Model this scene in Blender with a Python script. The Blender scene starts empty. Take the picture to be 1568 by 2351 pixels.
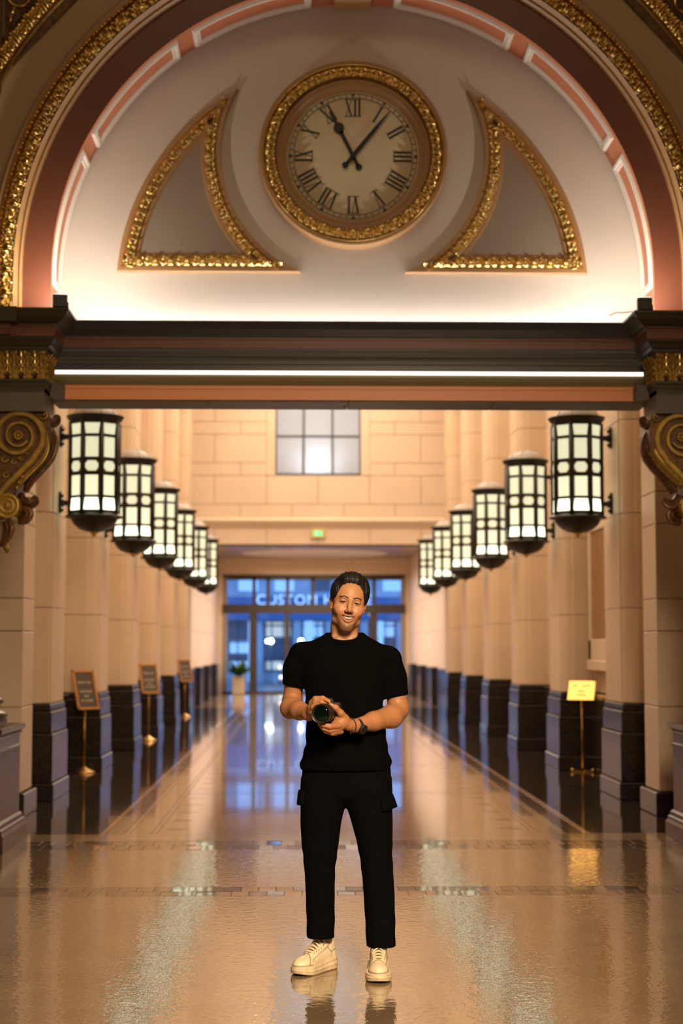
import bpy, bmesh, math, random
import numpy as np
from mathutils import Vector, Matrix
random.seed(7); rng = np.random.default_rng(7)
S = bpy.context.scene
COL = S.collection
PI = math.pi; D2R = PI / 180

# ------------------------------------------------------------------ camera
FPX, CAMX, CAMZ = 3750.0, -0.335, 1.46
pitch = math.atan(308.5 / FPX); yaw = math.atan(89 / FPX * math.cos(pitch))
cam_d = bpy.data.cameras.new('camera'); cam = bpy.data.objects.new('camera', cam_d); COL.objects.link(cam)
cam_d.sensor_fit = 'VERTICAL'; cam_d.sensor_height = 36.0; cam_d.lens = FPX / 2351 * 36.0
cam_d.clip_end = 300
cam.location = (CAMX, 0, CAMZ); cam.rotation_euler = (PI / 2 + pitch, 0, -yaw)
cam_d.dof.use_dof = True; cam_d.dof.focus_distance = 7.32; cam_d.dof.aperture_fstop = 2.5
S.camera = cam
FW = Vector((math.sin(yaw) * math.cos(pitch), math.cos(yaw) * math.cos(pitch), math.sin(pitch)))
RT = Vector((math.cos(yaw), -math.sin(yaw), 0)); UP = RT.cross(FW)
def at(x, y, Y):                       # survey point: where a sight line meets the upright plane at distance Y
    d = FW + RT * ((x - 784) / FPX) + UP * ((1175.5 - y) / FPX)
    return Vector((CAMX, 0, CAMZ)) + d * (Y / d.y)
def Z(y, Y, x=784): return at(x, y, Y).z
def Xp(x, Y, y=1400): return at(x, y, Y).x

# ------------------------------------------------------------------ world, lights, exposure
W = bpy.data.worlds.new('dusk'); S.world = W; W.use_nodes = True
W.node_tree.nodes['Background'].inputs[0].default_value = (0.24, 0.47, 1.0, 1)
W.node_tree.nodes['Background'].inputs[1].default_value = 2.25
S.view_settings.view_transform = 'Standard'; S.view_settings.look = 'None'
S.view_settings.exposure = 0.0; S.view_settings.gamma = 1.0; S.view_settings.use_curve_mapping = False
def area(name, loc, sx, sy, power, col, rot=(0, 0, 0), spread=PI):
    l = bpy.data.lights.new(name, 'AREA'); l.shape = 'RECTANGLE'; l.size = sx; l.size_y = sy
    l.energy = power; l.color = col; l.spread = spread
    o = bpy.data.objects.new(name, l); o.location = loc; o.rotation_euler = rot; COL.objects.link(o); return o
WARM = (1.0, 0.70, 0.43)
area('hall_fill', (0, 28.5, 8.4), 3.6, 14.5, 1000, (1.0, 0.785, 0.56))  # added overhead light for the far hall; the ceiling has no opening
area('hall_fill', (0, 17.6, 8.4), 3.6, 6.2, 390, (1.0, 0.78, 0.54))  # second added overhead light, near bays and glare on the brass plate
area('lobby_light', (0, 44, 4.1), 3.0, 12.0, 860, (1.0, 0.78, 0.58), (0, 0, 0), 2.9)
area('front_fill', (1.0, 1.0, 4.4), 1.6, 1.6, 150, (1.0, 0.74, 0.47), (math.radians(58), 0, math.radians(9)), 1.25)  # added lamp out of view, brightens the man from the front
area('front_fill', (0.0, 7.0, 8.8), 5.0, 3.0, 95, (1.0, 0.74, 0.46))  # added unseen overhead light for the front hall and arch
area('gap_light', (0, 13.4, 8.4), 3.6, 0.7, 14, (1.0, 0.74, 0.5))

# ------------------------------------------------------------------ materials
def mat(name, col, rough=0.5, metal=0.0, spec=0.5, vary=0.0, vscale=6.0, bump=0.0, bscale=40.0, coat=0.0,
        emis=None, estr=0.0, col2=None, vcol=None, stretch=None, trans=0.0, alpha=1.0):
    m = bpy.data.materials.new(name); m.use_nodes = True
    nt = m.node_tree; N = nt.nodes; L = nt.links; b = N['Principled BSDF']
    b.inputs['Base Color'].default_value = (*col, 1); b.inputs['Roughness'].default_value = rough
    b.inputs['Metallic'].default_value = metal; b.inputs['Specular IOR Level'].default_value = spec
    b.inputs['Coat Weight'].default_value = coat; b.inputs['Coat Roughness'].default_value = 0.025
    b.inputs['Transmission Weight'].default_value = trans; b.inputs['Alpha'].default_value = alpha
    if emis: b.inputs['Emission Color'].default_value = (*emis, 1); b.inputs['Emission Strength'].default_value = estr
    def coords():
        t = N.new('ShaderNodeTexCoord'); mp = N.new('ShaderNodeMapping'); L.new(t.outputs['Object'], mp.inputs[0])
        if stretch: mp.inputs['Scale'].default_value = stretch
        return mp.outputs[0]
    if vcol:
        a = N.new('ShaderNodeAttribute'); a.attribute_name = vcol; L.new(a.outputs['Color'], b.inputs['Base Color'])
    elif vary > 0 or col2:
        n = N.new('ShaderNodeTexNoise'); n.inputs['Scale'].default_value = vscale; n.inputs['Detail'].default_value = 5
        L.new(coords(), n.inputs['Vector'])
        r = N.new('ShaderNodeValToRGB'); L.new(n.outputs['Fac'], r.inputs[0])
        c2 = col2 or tuple(min(1, c * (1 + vary)) for c in col); c1 = col if col2 else tuple(c * (1 - vary) for c in col)
        r.color_ramp.elements[0].position = 0.32; r.color_ramp.elements[1].position = 0.68
        r.color_ramp.elements[0].color = (*c1, 1); r.color_ramp.elements[1].color = (*c2, 1)
        L.new(r.outputs[0], b.inputs['Base Color'])
    if bump > 0:
        n = N.new('ShaderNodeTexNoise'); n.inputs['Scale'].default_value = bscale; n.inputs['Detail'].default_value = 3
        L.new(coords(), n.inputs['Vector'])
        bp = N.new('ShaderNodeBump'); bp.inputs['Strength'].default_value = 1.0; bp.inputs['Distance'].default_value = bump
        L.new(n.outputs['Fac'], bp.inputs['Height']); L.new(bp.outputs[0], b.inputs['Normal']); L.new(bp.outputs[0], b.inputs['Coat Normal'])
    return m
M = {}
M['stone'] = mat('beige_stone', (0.66, 0.505, 0.355), 0.45, vary=0.05, vscale=1.3)
M['stone_pale'] = mat('pale_stone', (0.72, 0.57, 0.435), 0.45, vary=0.05, vscale=1.1)
M['mortar'] = mat('mortar', (0.26, 0.18, 0.12), 0.9)
M['granite'] = mat('dark_granite', (0.030, 0.023, 0.019), 0.20, spec=0.22, vary=0.5, vscale=45)
M['dark_marble'] = mat('dark_red_marble', (0.050, 0.028, 0.022), 0.28, spec=0.2, vary=0.5, vscale=14)
M['terrazzo'] = mat('polished_terrazzo', (0.225, 0.155, 0.093), 0.035, spec=0.75, vary=0.16, vscale=3.0, bump=0.0014, bscale=22, coat=0.6)
M['floor_beige'] = mat('beige_floor_marble', (0.30, 0.205, 0.135), 0.10, vary=0.10, vscale=2.5, bump=0.00025, bscale=6, coat=0.5)
M['floor_dark'] = mat('dark_floor_marble', (0.038, 0.026, 0.019), 0.08, vary=0.35, vscale=4, bump=0.00025, bscale=5, coat=0.4)
M['floor_tan'] = mat('tan_floor_strip', (0.42, 0.25, 0.12), 0.12, vary=0.12, vscale=8, coat=0.3)
M['floor_tile'] = mat('brown_floor_tile', (0.125, 0.082, 0.056), 0.09, vary=0.3, vscale=5, coat=0.4)
M['grout'] = mat('grout', (0.19, 0.13, 0.085), 0.6)
M['cream'] = mat('cream_plaster', (0.68, 0.60, 0.53), 0.55, vary=0.02, vscale=1.6, bump=0.0015, bscale=3)
M['spandrel'] = mat('stone_coloured_paint', (0.50, 0.365, 0.215), 0.6)
M['red'] = mat('oxblood_paint', (0.155, 0.050, 0.025), 0.42)
M['orange'] = mat('terracotta_paint', (0.82, 0.32, 0.125), 0.42)
M['brown'] = mat('bronze_brown_paint', (0.42, 0.235, 0.098), 0.36)
M['soffit'] = mat('terracotta_soffit_dimmed', (0.48, 0.165, 0.075), 0.45)  # terracotta darkened in its colour to offset strong light on the soffit
M['white_trim'] = mat('white_trim_paint', (0.72, 0.66, 0.57), 0.4)
M['olive'] = mat('olive_paint', (0.044, 0.035, 0.017), 0.42)
M['olive_lit'] = mat('lit_olive_paint', (0.27, 0.235, 0.135), 0.42)  # olive lightened: glow of the strip above is put into the colour
M['olive_dark'] = mat('dark_grey_paint', (0.026, 0.023, 0.019), 0.38)
M['grey_block'] = mat('grey_paint', (0.105, 0.086, 0.065), 0.5)
M['grey_panel'] = mat('grey_panel_paint', (0.30, 0.24, 0.185), 0.32)
M['gold'] = mat('gilding', (0.80, 0.56, 0.19), 0.22, metal=1.0, vary=0.2, vscale=30)
M['gold_dull'] = mat('dull_gilding', (0.40, 0.25, 0.05), 0.38, metal=0.55, vary=0.25, vscale=18)
M['gold_brown'] = mat('toned_gilding', (0.13, 0.062, 0.022), 0.38, metal=0.35, vary=0.45, vscale=22)
M['brass'] = mat('brass', (0.60, 0.36, 0.11), 0.30, metal=1.0)
M['black_metal'] = mat('black_iron', (0.010, 0.009, 0.008), 0.42)
M['dome'] = mat('grey_dome_metal', (0.44, 0.405, 0.385), 0.5, vary=0.08)
M['pane'] = mat('lit_lantern_glass', (0.5, 0.5, 0.4), 0.4, emis=(0.90, 0.92, 0.62), estr=0.76)
M['pane_low'] = mat('lit_lantern_glass_low', (0.5, 0.5, 0.4), 0.4, emis=(0.97, 1.0, 0.74), estr=2.1)
M['pane_mid'] = mat('lit_lantern_glass_mid', (0.5, 0.5, 0.4), 0.4, emis=(0.95, 0.90, 0.60), estr=0.98)
M['led'] = mat('led_strip', (0.9, 0.9, 0.9), 0.5, emis=(1.0, 0.95, 0.86), estr=1.5)
M['cove_led'] = mat('cove_led_strip', (0.9, 0.9, 0.9), 0.5, emis=(1.0, 0.94, 0.89), estr=42.0)
M['dial'] = mat('clock_dial', (0.90, 0.79, 0.55), 0.45, vary=0.07, vscale=2.2)
M['black'] = mat('black_paint', (0.008, 0.007, 0.006), 0.4)
M['door_metal'] = mat('dark_bronze_frame', (0.045, 0.034, 0.028), 0.4)
M['door_pale'] = mat('pale_bronze_frame', (0.30, 0.24, 0.17), 0.4)
M['facade'] = mat('blue_grey_facade', (0.42, 0.46, 0.52), 0.7, vary=0.25, vscale=0.8)
M['facade_dark'] = mat('dark_facade', (0.11, 0.12, 0.15), 0.5)
M['asphalt'] = mat('asphalt', (0.10, 0.11, 0.13), 0.35)
M['street_white'] = mat('street_lamp_glow', (1, 1, 1), 0.5, emis=(1, 0.97, 0.9), estr=14)
M['street_amber'] = mat('amber_lamp_glow', (1, 1, 1), 0.5, emis=(1, 0.72, 0.34), estr=2.6)
M['street_blue'] = mat('lit_shop_window', (0.3, 0.4, 0.6), 0.5, emis=(0.36, 0.62, 1.0), estr=0.85)
M['street_warm'] = mat('warm_shop_window', (0.5, 0.4, 0.3), 0.5, emis=(0.85, 0.88, 0.85), estr=0.60)
M['sign_letters'] = mat('sign_letter_glow', (0.6, 0.8, 1), 0.5, emis=(0.62, 0.82, 1.0), estr=1.0)
M['sign_fascia'] = mat('sign_fascia_blue', (0.08, 0.16, 0.34), 0.5)
M['exit_box'] = mat('exit_housing', (0.66, 0.52, 0.22), 0.5)
M['exit_green'] = mat('exit_green', (0.1, 0.7, 0.3), 0.5, emis=(0.05, 0.75, 0.22), estr=0.9)
M['exit_white'] = mat('exit_pale', (0.6, 0.9, 0.6), 0.5, emis=(0.45, 0.95, 0.5), estr=1.0)
M['board'] = mat('chalkboard', (0.085, 0.062, 0.048), 0.5)
M['chalk'] = mat('chalk_lettering', (0.42, 0.33, 0.28), 0.7)
M['oak'] = mat('oak_frame', (0.50, 0.225, 0.060), 0.42, vary=0.15, vscale=9)
M['leaf'] = mat('leaf_green', (0.07, 0.16, 0.045), 0.45, vary=0.4, vscale=5)
M['planter'] = mat('stone_planter', (0.50, 0.40, 0.28), 0.6)
M['amber_glass'] = mat('amber_panel', (0.30, 0.14, 0.035), 0.15)
M['skin'] = mat('skin', (0.5, 0.25, 0.13), 0.48, spec=0.4, vcol='Col')
M['black_cotton'] = mat('black_cotton', (0.0018, 0.0018, 0.0016), 0.9, spec=0.05, bump=0.0004, bscale=400)
M['black_twill'] = mat('black_trouser_cloth', (0.0020, 0.0023, 0.0028), 0.9, spec=0.06, bump=0.0004, bscale=400)
M['hair'] = mat('dark_hair', (0.0055, 0.0042, 0.0032), 0.55, spec=0.4)
M['eye'] = mat('eye', (0.5, 0.45, 0.4), 0.12, vcol='Col')
M['teeth'] = mat('teeth', (0.78, 0.70, 0.56), 0.25)
M['sock'] = mat('sock', (0.52, 0.38, 0.29), 0.8, bump=0.001, bscale=200)
M['shoe'] = mat('cream_leather', (0.7, 0.56, 0.34), 0.42, vcol='Col')
M['sole'] = mat('cream_rubber', (0.68, 0.54, 0.35), 0.55, vary=0.18, vscale=22)
M['lace'] = mat('cream_lace', (0.76, 0.63, 0.42), 0.8)
M['irid'] = mat('iridescent_label', (0.45, 0.62, 0.55), 0.12, metal=0.9, col2=(0.75, 0.55, 0.6), vscale=60)
M['lens'] = mat('black_lens_barrel', (0.012, 0.011, 0.010), 0.35)
M['rubber'] = mat('black_rubber', (0.008, 0.008, 0.008), 0.65)
M['lens_glass'] = mat('coated_lens_glass', (0.002, 0.004, 0.003), 0.03, spec=0.6, coat=1.0)
M['lens_glass'].node_tree.nodes['Principled BSDF'].inputs['Coat Tint'].default_value = (0.55, 1.0, 0.68, 1)
M['lens_glass'].node_tree.nodes['Principled BSDF'].inputs['Specular Tint'].default_value = (0.6, 1.0, 0.7, 1)
M['bead'] = mat('dark_bead', (0.035, 0.022, 0.03), 0.35)
M['cable'] = mat('pale_cable', (0.45, 0.36, 0.27), 0.5)
# clear pane: see-through with a mirror-like skin
gm = bpy.data.materials.new('clear_glass'); gm.use_nodes = True; nt = gm.node_tree; nt.nodes.remove(nt.nodes['Principled BSDF'])
tr = nt.nodes.new('ShaderNodeBsdfTransparent'); gl = nt.nodes.new('ShaderNodeBsdfGlossy'); mx = nt.nodes.new('ShaderNodeMixShader'); fr = nt.nodes.new('ShaderNodeFresnel')
gl.inputs['Roughness'].default_value = 0.02; tr.inputs[0].default_value = (0.86, 0.93, 0.97, 1); fr.inputs[0].default_value = 1.35
nt.links.new(fr.outputs[0], mx.inputs[0]); nt.links.new(tr.outputs[0], mx.inputs[1]); nt.links.new(gl.outputs[0], mx.inputs[2]); nt.links.new(mx.outputs[0], nt.nodes['Material Output'].inputs[0])
M['glass'] = gm
# frosted pane: diffusing glass lit from the room behind
fm = bpy.data.materials.new('frosted_glass'); fm.use_nodes = True; nt = fm.node_tree; nt.nodes.remove(nt.nodes['Principled BSDF'])
tl = nt.nodes.new('ShaderNodeBsdfTranslucent'); df = nt.nodes.new('ShaderNodeBsdfDiffuse'); mx = nt.nodes.new('ShaderNodeMixShader'); mx.inputs[0].default_value = 0.35
tl.inputs[0].default_value = (0.85, 0.88, 0.92, 1); df.inputs[0].default_value = (0.55, 0.56, 0.58, 1)
nt.links.new(tl.outputs[0], mx.inputs[1]); nt.links.new(df.outputs[0], mx.inputs[2]); nt.links.new(mx.outputs[0], nt.nodes['Material Output'].inputs[0])
M['frosted'] = fm

# ------------------------------------------------------------------ mesh helpers
class MB:
    def __init__(s): s.v = []; s.f = []; s.sm = []
    def add(s, v, f, smooth=False):
        o = len(s.v); s.v += [tuple(p) for p in v]
        for q in f: s.f.append(tuple(i + o for i in q)); s.sm.append(smooth)
        return s
    def box(s, x0, x1, y0, y1, z0, z1):
        v = [(x, y, z) for z in (z0, z1) for y in (y0, y1) for x in (x0, x1)]
        return s.add(v, [(0, 2, 3, 1), (4, 5, 7, 6), (0, 1, 5, 4), (2, 6, 7, 3), (0, 4, 6, 2), (1, 3, 7, 5)])
    def prism(s, poly, a0, a1, axis='z', smooth=False):      # poly in the two other axes, extruded along axis
        n = len(poly); P = []
        for a in (a0, a1):
            for (p, q) in poly: P.append({'z': (p, q, a), 'y': (p, a, q), 'x': (a, p, q)}[axis])
        f = [tuple(range(n))[::-1], tuple(range(n, 2 * n))]
        s.add(P, f); o = len(s.v) - 2 * n
        for i in range(n):
            j = (i + 1) % n; s.f.append((o + i, o + j, o + n + j, o + n + i)); s.sm.append(smooth)
        return s
    def lathe(s, prof, n=32, c=(0, 0, 0), axis='z', smooth=True, a0=0, a1=2 * PI):
        full = abs(a1 - a0 - 2 * PI) < 1e-6; k = n if full else n + 1; P = []
        for (r, h) in prof:
            for i in range(k):
                a = a0 + (a1 - a0) * i / n; p, q = r * math.cos(a), r * math.sin(a)
                w = {'z': (p, q, h), 'y': (p, h, q), 'x': (h, p, q)}[axis]
                P.append((c[0] + w[0], c[1] + w[1], c[2] + w[2]))
        F = []
        for j in range(len(prof) - 1):
            for i in range(n):
                i2 = (i + 1) % k; F.append((j * k + i, j * k + i2, (j + 1) * k + i2, (j + 1) * k + i))
        return s.add(P, F, smooth)
    def tube(s, pts, r, n=8, closed=False, flat=1.0, smooth=True, upv=None):
        pts = [Vector(p) for p in pts]; m = len(pts); rs = r if isinstance(r, (list, tuple)) else [r] * m
        P = []; prev = None
        for i in range(m):
            a = pts[i - 1] if (i > 0 or closed) else pts[i]; b = pts[(i + 1) % m] if (i < m - 1 or closed) else pts[i]
            t = (b - a).normalized()
            if prev is None: nrm = t.orthogonal() if upv is None else (Vector(upv) - t * t.dot(Vector(upv)))
            else: nrm = prev - t * prev.dot(t)
            nrm.normalize(); prev = nrm; bn = t.cross(nrm)
            for k in range(n):
                th = 2 * PI * k / n; P.append(pts[i] + nrm * (math.cos(th) * rs[i]) + bn * (math.sin(th) * rs[i] * flat))
        F = []
        for i in range(m if closed else m - 1):
            for k in range(n):
                k2 = (k + 1) % n; i2 = (i + 1) % m; F.append((i * n + k, i * n + k2, i2 * n + k2, i2 * n + k))
        if not closed: F += [tuple(range(n))[::-1], tuple((m - 1) * n + k for k in range(n))]
        return s.add(P, F, smooth)
    def ball(s, c, r, n=12, rot=None):
        r = r if isinstance(r, (tuple, list)) else (r, r, r); P = []; F = []; h = n // 2
        for j in range(h + 1):
            for i in range(n):
                a = 2 * PI * i / n; b = PI * j / h
                p = Vector((r[0] * math.sin(b) * math.cos(a), r[1] * math.sin(b) * math.sin(a), r[2] * math.cos(b)))
                if rot: p = rot @ p
                P.append(p + Vector(c))
        for j in range(h):
            for i in range(n): F.append((j * n + i, j * n + (i + 1) % n, (j + 1) * n + (i + 1) % n, (j + 1) * n + i))
        return s.add(P, F, True)
    def grid(s, P, smooth=True, closed_u=False):             # P[i][j]
        a = len(P); b = len(P[0]); F = []
        for i in range(a - 1):
            for j in range(b if closed_u else b - 1): F.append((i * b + j, i * b + (j + 1) % b, (i + 1) * b + (j + 1) % b, (i + 1) * b + j))
        return s.add([p for r in P for p in r], F, smooth)
    def mesh(s, name, material, bevel=0.0, fix=True):
        me = bpy.data.meshes.new(name); me.from_pydata(s.v, [], s.f)
        bm = bmesh.new(); bm.from_mesh(me)
        if len(bm.faces) == len(s.sm):
            for f, k in zip(bm.faces, s.sm): f.smooth = k
        if bevel > 0: bmesh.ops.bevel(bm, geom=bm.edges[:], offset=bevel, segments=1, affect='EDGES', profile=0.5)
        if fix: bmesh.ops.recalc_face_normals(bm, faces=bm.faces[:])
        bm.to_mesh(me); bm.free()
        if material: me.materials.append(M[material])
        return me
def link(name, me, parent=None, loc=None, mtx=None):
    o = bpy.data.objects.new(name, me); COL.objects.link(o)
    if parent: o.parent = parent
    if loc: o.location = loc
    if mtx is not None: o.matrix_local = mtx
    return o
def obj(name, mb, material, parent=None, loc=None, bevel=0.0, fix=True):
    return link(name, mb.mesh(name, material, bevel, fix), parent, loc)
def tag(o, label, cat, group=None):
    o['label'] = label; o['category'] = cat
    if group: o['group'] = group
    return o
def thing(name, label, cat, loc=(0, 0, 0), rz=0.0, group=None):
    o = bpy.data.objects.new(name, None); o.empty_display_size = 0.1; COL.objects.link(o)
    o.location = loc; o.rotation_euler = (0, 0, rz); return tag(o, label, cat, group)
def struct(o): o['kind'] = 'structure'; return o
def copy_tree(o, parent=None):
    c = o.copy(); COL.objects.link(c); c.parent = parent
    for ch in list(o.children): copy_tree(ch, c)
    return c
def smooth_path(pts, rs, n=5):                                # Catmull-Rom through the given points and radii
    A_ = [np.array(list(p) + [r], float) for p, r in zip(pts, rs)]; A_ = [2 * A_[0] - A_[1]] + A_ + [2 * A_[-1] - A_[-2]]; out = []
    for i in range(1, len(A_) - 2):
        for k in range(n):
            t = k / n; p0, p1, p2, p3 = A_[i - 1:i + 3]
            out.append(.5 * (2 * p1 + (p2 - p0) * t + (2 * p0 - 5 * p1 + 4 * p2 - p3) * t * t + (3 * p1 - p0 - 3 * p2 + p3) * t ** 3))
    out.append(A_[-2]); return [tuple(q[:3]) for q in out], [max(.001, float(q[3])) for q in out]
ORD = ['nearest', 'second', 'third', 'fourth', 'fifth', 'farthest']

# ------------------------------------------------------------------ signed-distance modelling (numpy) + surface nets
class SDF:
    def __init__(s, lo, hi, h):
        s.lo = np.array(lo, float); s.h = h; s.n = np.ceil((np.array(hi) - s.lo) / h).astype(int) + 1
        s.ax = [(s.lo[i] + h * np.arange(s.n[i])).astype(np.float32) for i in range(3)]
        s.d = np.full(s.n, 0.08, np.float32)
    def sub(s, lo, hi):
        sl = []
        for i in range(3):
            a = int(max(0, math.floor((lo[i] - s.lo[i]) / s.h))); b = int(min(s.n[i], math.ceil((hi[i] - s.lo[i]) / s.h) + 1))
            if b <= a: return None
            sl.append(slice(a, b))
        return tuple(sl)
    def xyz(s, sl): return s.ax[0][sl[0]][:, None, None], s.ax[1][sl[1]][None, :, None], s.ax[2][sl[2]][None, None, :]
    def comb(s, sl, e, k, op):
        d = s.d[sl]
        if op == 'u':
            if k > 0: hh = np.clip(0.5 + 0.5 * (d - e) / k, 0, 1); r = d + (e - d) * hh - k * hh * (1 - hh)
            else: r = np.minimum(d, e)
        elif op == 's':
            e = -e
            if k > 0: hh = np.clip(0.5 - 0.5 * (d - e) / k, 0, 1); r = d + (e - d) * hh + k * hh * (1 - hh)
            else: r = np.maximum(d, e)
        s.d[sl] = r
    def cone(s, a, ra, b, rb, k=0.01, op='u'):
        a = np.array(a, float); b = np.array(b, float); m = max(ra, rb) + k + 3 * s.h + 0.02
        sl = s.sub(np.minimum(a, b) - m, np.maximum(a, b) + m)
        if sl is None: return
        x, y, z = s.xyz(sl); ab = b - a; L2 = float(ab @ ab) + 1e-12
        t = np.clip(((x - a[0]) * ab[0] + (y - a[1]) * ab[1] + (z - a[2]) * ab[2]) / L2, 0, 1)
        d = np.sqrt((x - a[0] - t * ab[0]) ** 2 + (y - a[1] - t * ab[1]) ** 2 + (z - a[2] - t * ab[2]) ** 2) - (ra + (rb - ra) * t)
        s.comb(sl, d.astype(np.float32), k, op)
    def chain(s, pts, rs, k=0.01, op='u'):
        for i in range(len(pts) - 1): s.cone(pts[i], rs[i], pts[i + 1], rs[i + 1], k, op)
    def ell(s, c, r, k=0.01, op='u', R=None):
        c = np.array(c, float); r = np.array(r, float); m = r.max() + k + 3 * s.h + 0.02
        sl = s.sub(c - m, c + m)
        if sl is None: return
        x, y, z = s.xyz(sl); x = x - c[0]; y = y - c[1]; z = z - c[2]
        if R is not None:                                   # R: world -> local
            x, y, z = (R[0][0] * x + R[0][1] * y + R[0][2] * z, R[1][0] * x + R[1][1] * y + R[1][2] * z, R[2][0] * x + R[2][1] * y + R[2][2] * z)
        k0 = np.sqrt((x / r[0]) ** 2 + (y / r[1]) ** 2 + (z / r[2]) ** 2) + 1e-6
        k1 = np.sqrt((x / r[0] ** 2) ** 2 + (y / r[1] ** 2) ** 2 + (z / r[2] ** 2) ** 2) + 1e-6
        s.comb(sl, (k0 * (k0 - 1) / k1).astype(np.float32), k, op)
    def loft(s, rows, k=0.02, op='u', p=2.3, wob=None):      # rows: (z, cx, cy, rx, ry)
        rows = sorted(rows); R = np.array(rows); m = R[:, 3:].max() + k + 0.03
        sl = s.sub((R[:, 1].min() - m, R[:, 2].min() - m, R[0, 0] - 0.03), (R[:, 1].max() + m, R[:, 2].max() + m, R[-1, 0] + 0.03))
        x, y, z = s.xyz(sl); zz = s.ax[2][sl[2]]
        zf = np.linspace(R[0, 0], R[-1, 0], 160); cols = []
        for c in range(1, 5):
            v = np.interp(zf, R[:, 0], R[:, c]); ker = np.ones(9) / 9
            v = np.convolve(np.pad(v, 4, mode='edge'), ker, 'valid'); cols.append(np.interp(zz, zf, v).astype(np.float32)[None, None, :])
        cx, cy, rx, ry = cols
        q = (np.abs((x - cx) / rx) ** p + np.abs((y - cy) / ry) ** p) ** (1 / p)
        d = (q - 1) * np.minimum(rx, ry)
        if wob is not None: d = d + wob(x, y, z)
        d = np.maximum(d, np.maximum(R[0, 0] - z, z - R[-1, 0]))
        s.comb(sl, d.astype(np.float32), k, op)
    def plane_cut(s, n, c):                                  # keep where n.p < c
        x, y, z = s.xyz((slice(None),) * 3); s.d = np.maximum(s.d, (n[0] * x + n[1] * y + n[2] * z - c).astype(np.float32))
    def wobble(s, fn): x, y, z = s.xyz((slice(None),) * 3); s.d = s.d + fn(x, y, z).astype(np.float32)
    def extract(s):
        d = s.d; n = d.shape; ins = d < 0
        c = [ins[i:n[0] - 1 + i, j:n[1] - 1 + j, k:n[2] - 1 + k] for i in (0, 1) for j in (0, 1) for k in (0, 1)]
        allv = np.ones_like(c[0]); anyv = np.zeros_like(c[0])
        for q in c: allv &= q; anyv |= q
        cells = np.argwhere(anyv & ~allv)
        idx = -np.ones([m - 1 for m in n], np.int64); idx[tuple(cells.T)] = np.arange(len(cells))
        acc = np.zeros((len(cells), 3)); cnt = np.zeros(len(cells))
        for ax in range(3):
            o1, o2 = [q for q in range(3) if q != ax]
            for i in (0, 1):
                for j in (0, 1):
                    A = cells.copy(); A[:, o1] += i; A[:, o2] += j; B = A.copy(); B[:, ax] += 1
                    da = d[tuple(A.T)]; db = d[tuple(B.T)]; cr = (da < 0) != (db < 0)
                    t = np.where(cr, da / np.where(cr, da - db, 1), 0); P = A.astype(float); P[:, ax] += t
                    acc[cr] += P[cr]; cnt[cr] += 1
        V = s.lo + s.h * acc / cnt[:, None]; F = []
        for ax in range(3):
            o1, o2 = (ax + 1) % 3, (ax + 2) % 3
            sa = [slice(None)] * 3; sb = [slice(None)] * 3; sa[ax] = slice(0, n[ax] - 1); sb[ax] = slice(1, n[ax])
            cr = np.argwhere(ins[tuple(sa)] != ins[tuple(sb)])
            cr = cr[(cr[:, o1] > 0) & (cr[:, o2] > 0) & (cr[:, o1] < n[o1] - 1) & (cr[:, o2] < n[o2] - 1)]
            q = []
            for (i, j) in ((-1, -1), (0, -1), (0, 0), (-1, 0)):
                Cc = cr.copy(); Cc[:, o1] += i; Cc[:, o2] += j; q.append(idx[tuple(Cc.T)])
            q = np.stack(q, 1); fl = ins[tuple(cr.T)]; q[~fl] = q[~fl][:, ::-1]; F.append(q)
        return V, np.concatenate(F)
def np_mesh(name, V, F, material, col=None, smooth_it=0):
    me = bpy.data.meshes.new(name); me.from_pydata(V.tolist(), [], F.tolist())
    if smooth_it:
        bm = bmesh.new(); bm.from_mesh(me)
        for _ in range(smooth_it): bmesh.ops.smooth_vert(bm, verts=bm.verts[:], factor=0.5, use_axis_x=True, use_axis_y=True, use_axis_z=True)
        bm.to_mesh(me); bm.free()
    me.polygons.foreach_set('use_smooth', np.ones(len(me.polygons), bool))
    if col is not None:
        ca = me.color_attributes.new('Col', 'FLOAT_COLOR', 'POINT')
        ca.data.foreach_set('color', np.concatenate([col, np.ones((len(col), 1))], 1).astype(np.float32).ravel())
    if material: me.materials.append(M[material])
    return me
# ================================================================== STRUCTURE
# ---- floor
floor = struct(obj('floor', MB().box(-6.2, 6.2, -6.2, 51.6, -0.15, -0.012), 'grout'))
def slab(name, x0, x1, y0, y1, m, z=0.0, bev=0.0015):
    return obj(name, MB().box((x0 - x1) / 2, (x1 - x0) / 2, (y0 - y1) / 2, (y1 - y0) / 2, -0.02, 0), m, floor, ((x0 + x1) / 2, (y0 + y1) / 2, z), bevel=bev)
slab('floor_slab', -6, 6, -6, 9.752, 'terrazzo')
slab('floor_slab', -6, 6, 10.105, 11.943, 'terrazzo')
def tile_band(y0, rows, dep, wid):
    me = MB().box(-wid / 2 + .0015, wid / 2 - .0015, -dep / 2 + .0015, dep / 2 - .0015, -0.02, 0).mesh('floor_tile', 'floor_tile', 0.001)
    n = int(5.5 / wid)
    for r in range(rows):
        for i in range(n):
            o = link('floor_tile', me, floor, (-2.75 + (i + 0.5 + 0.5 * (r % 2)) * wid, y0 + dep * (r + .5), random.uniform(-.0006, .0004)))
            o.rotation_euler = (random.gauss(0, .006), random.gauss(0, .004), 0)
    for sx in (-1, 1): slab('floor_border', *(sorted((sx * 2.81, sx * 6))), y0, y0 + rows * dep, 'floor_dark')
tile_band(9.754, 2, 0.1745, 0.105)
tile_band(11.946, 2, 0.2645, 0.105)
slab('floor_slab', -6, 6, 12.478, 12.93, 'floor_beige')
BAY0, BAY = 15.65, 3.76
y = 12.934; bays = []
while y < 36.6: bays.append(y); y += BAY / 2 if False else BAY
strip_me = {}
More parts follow.
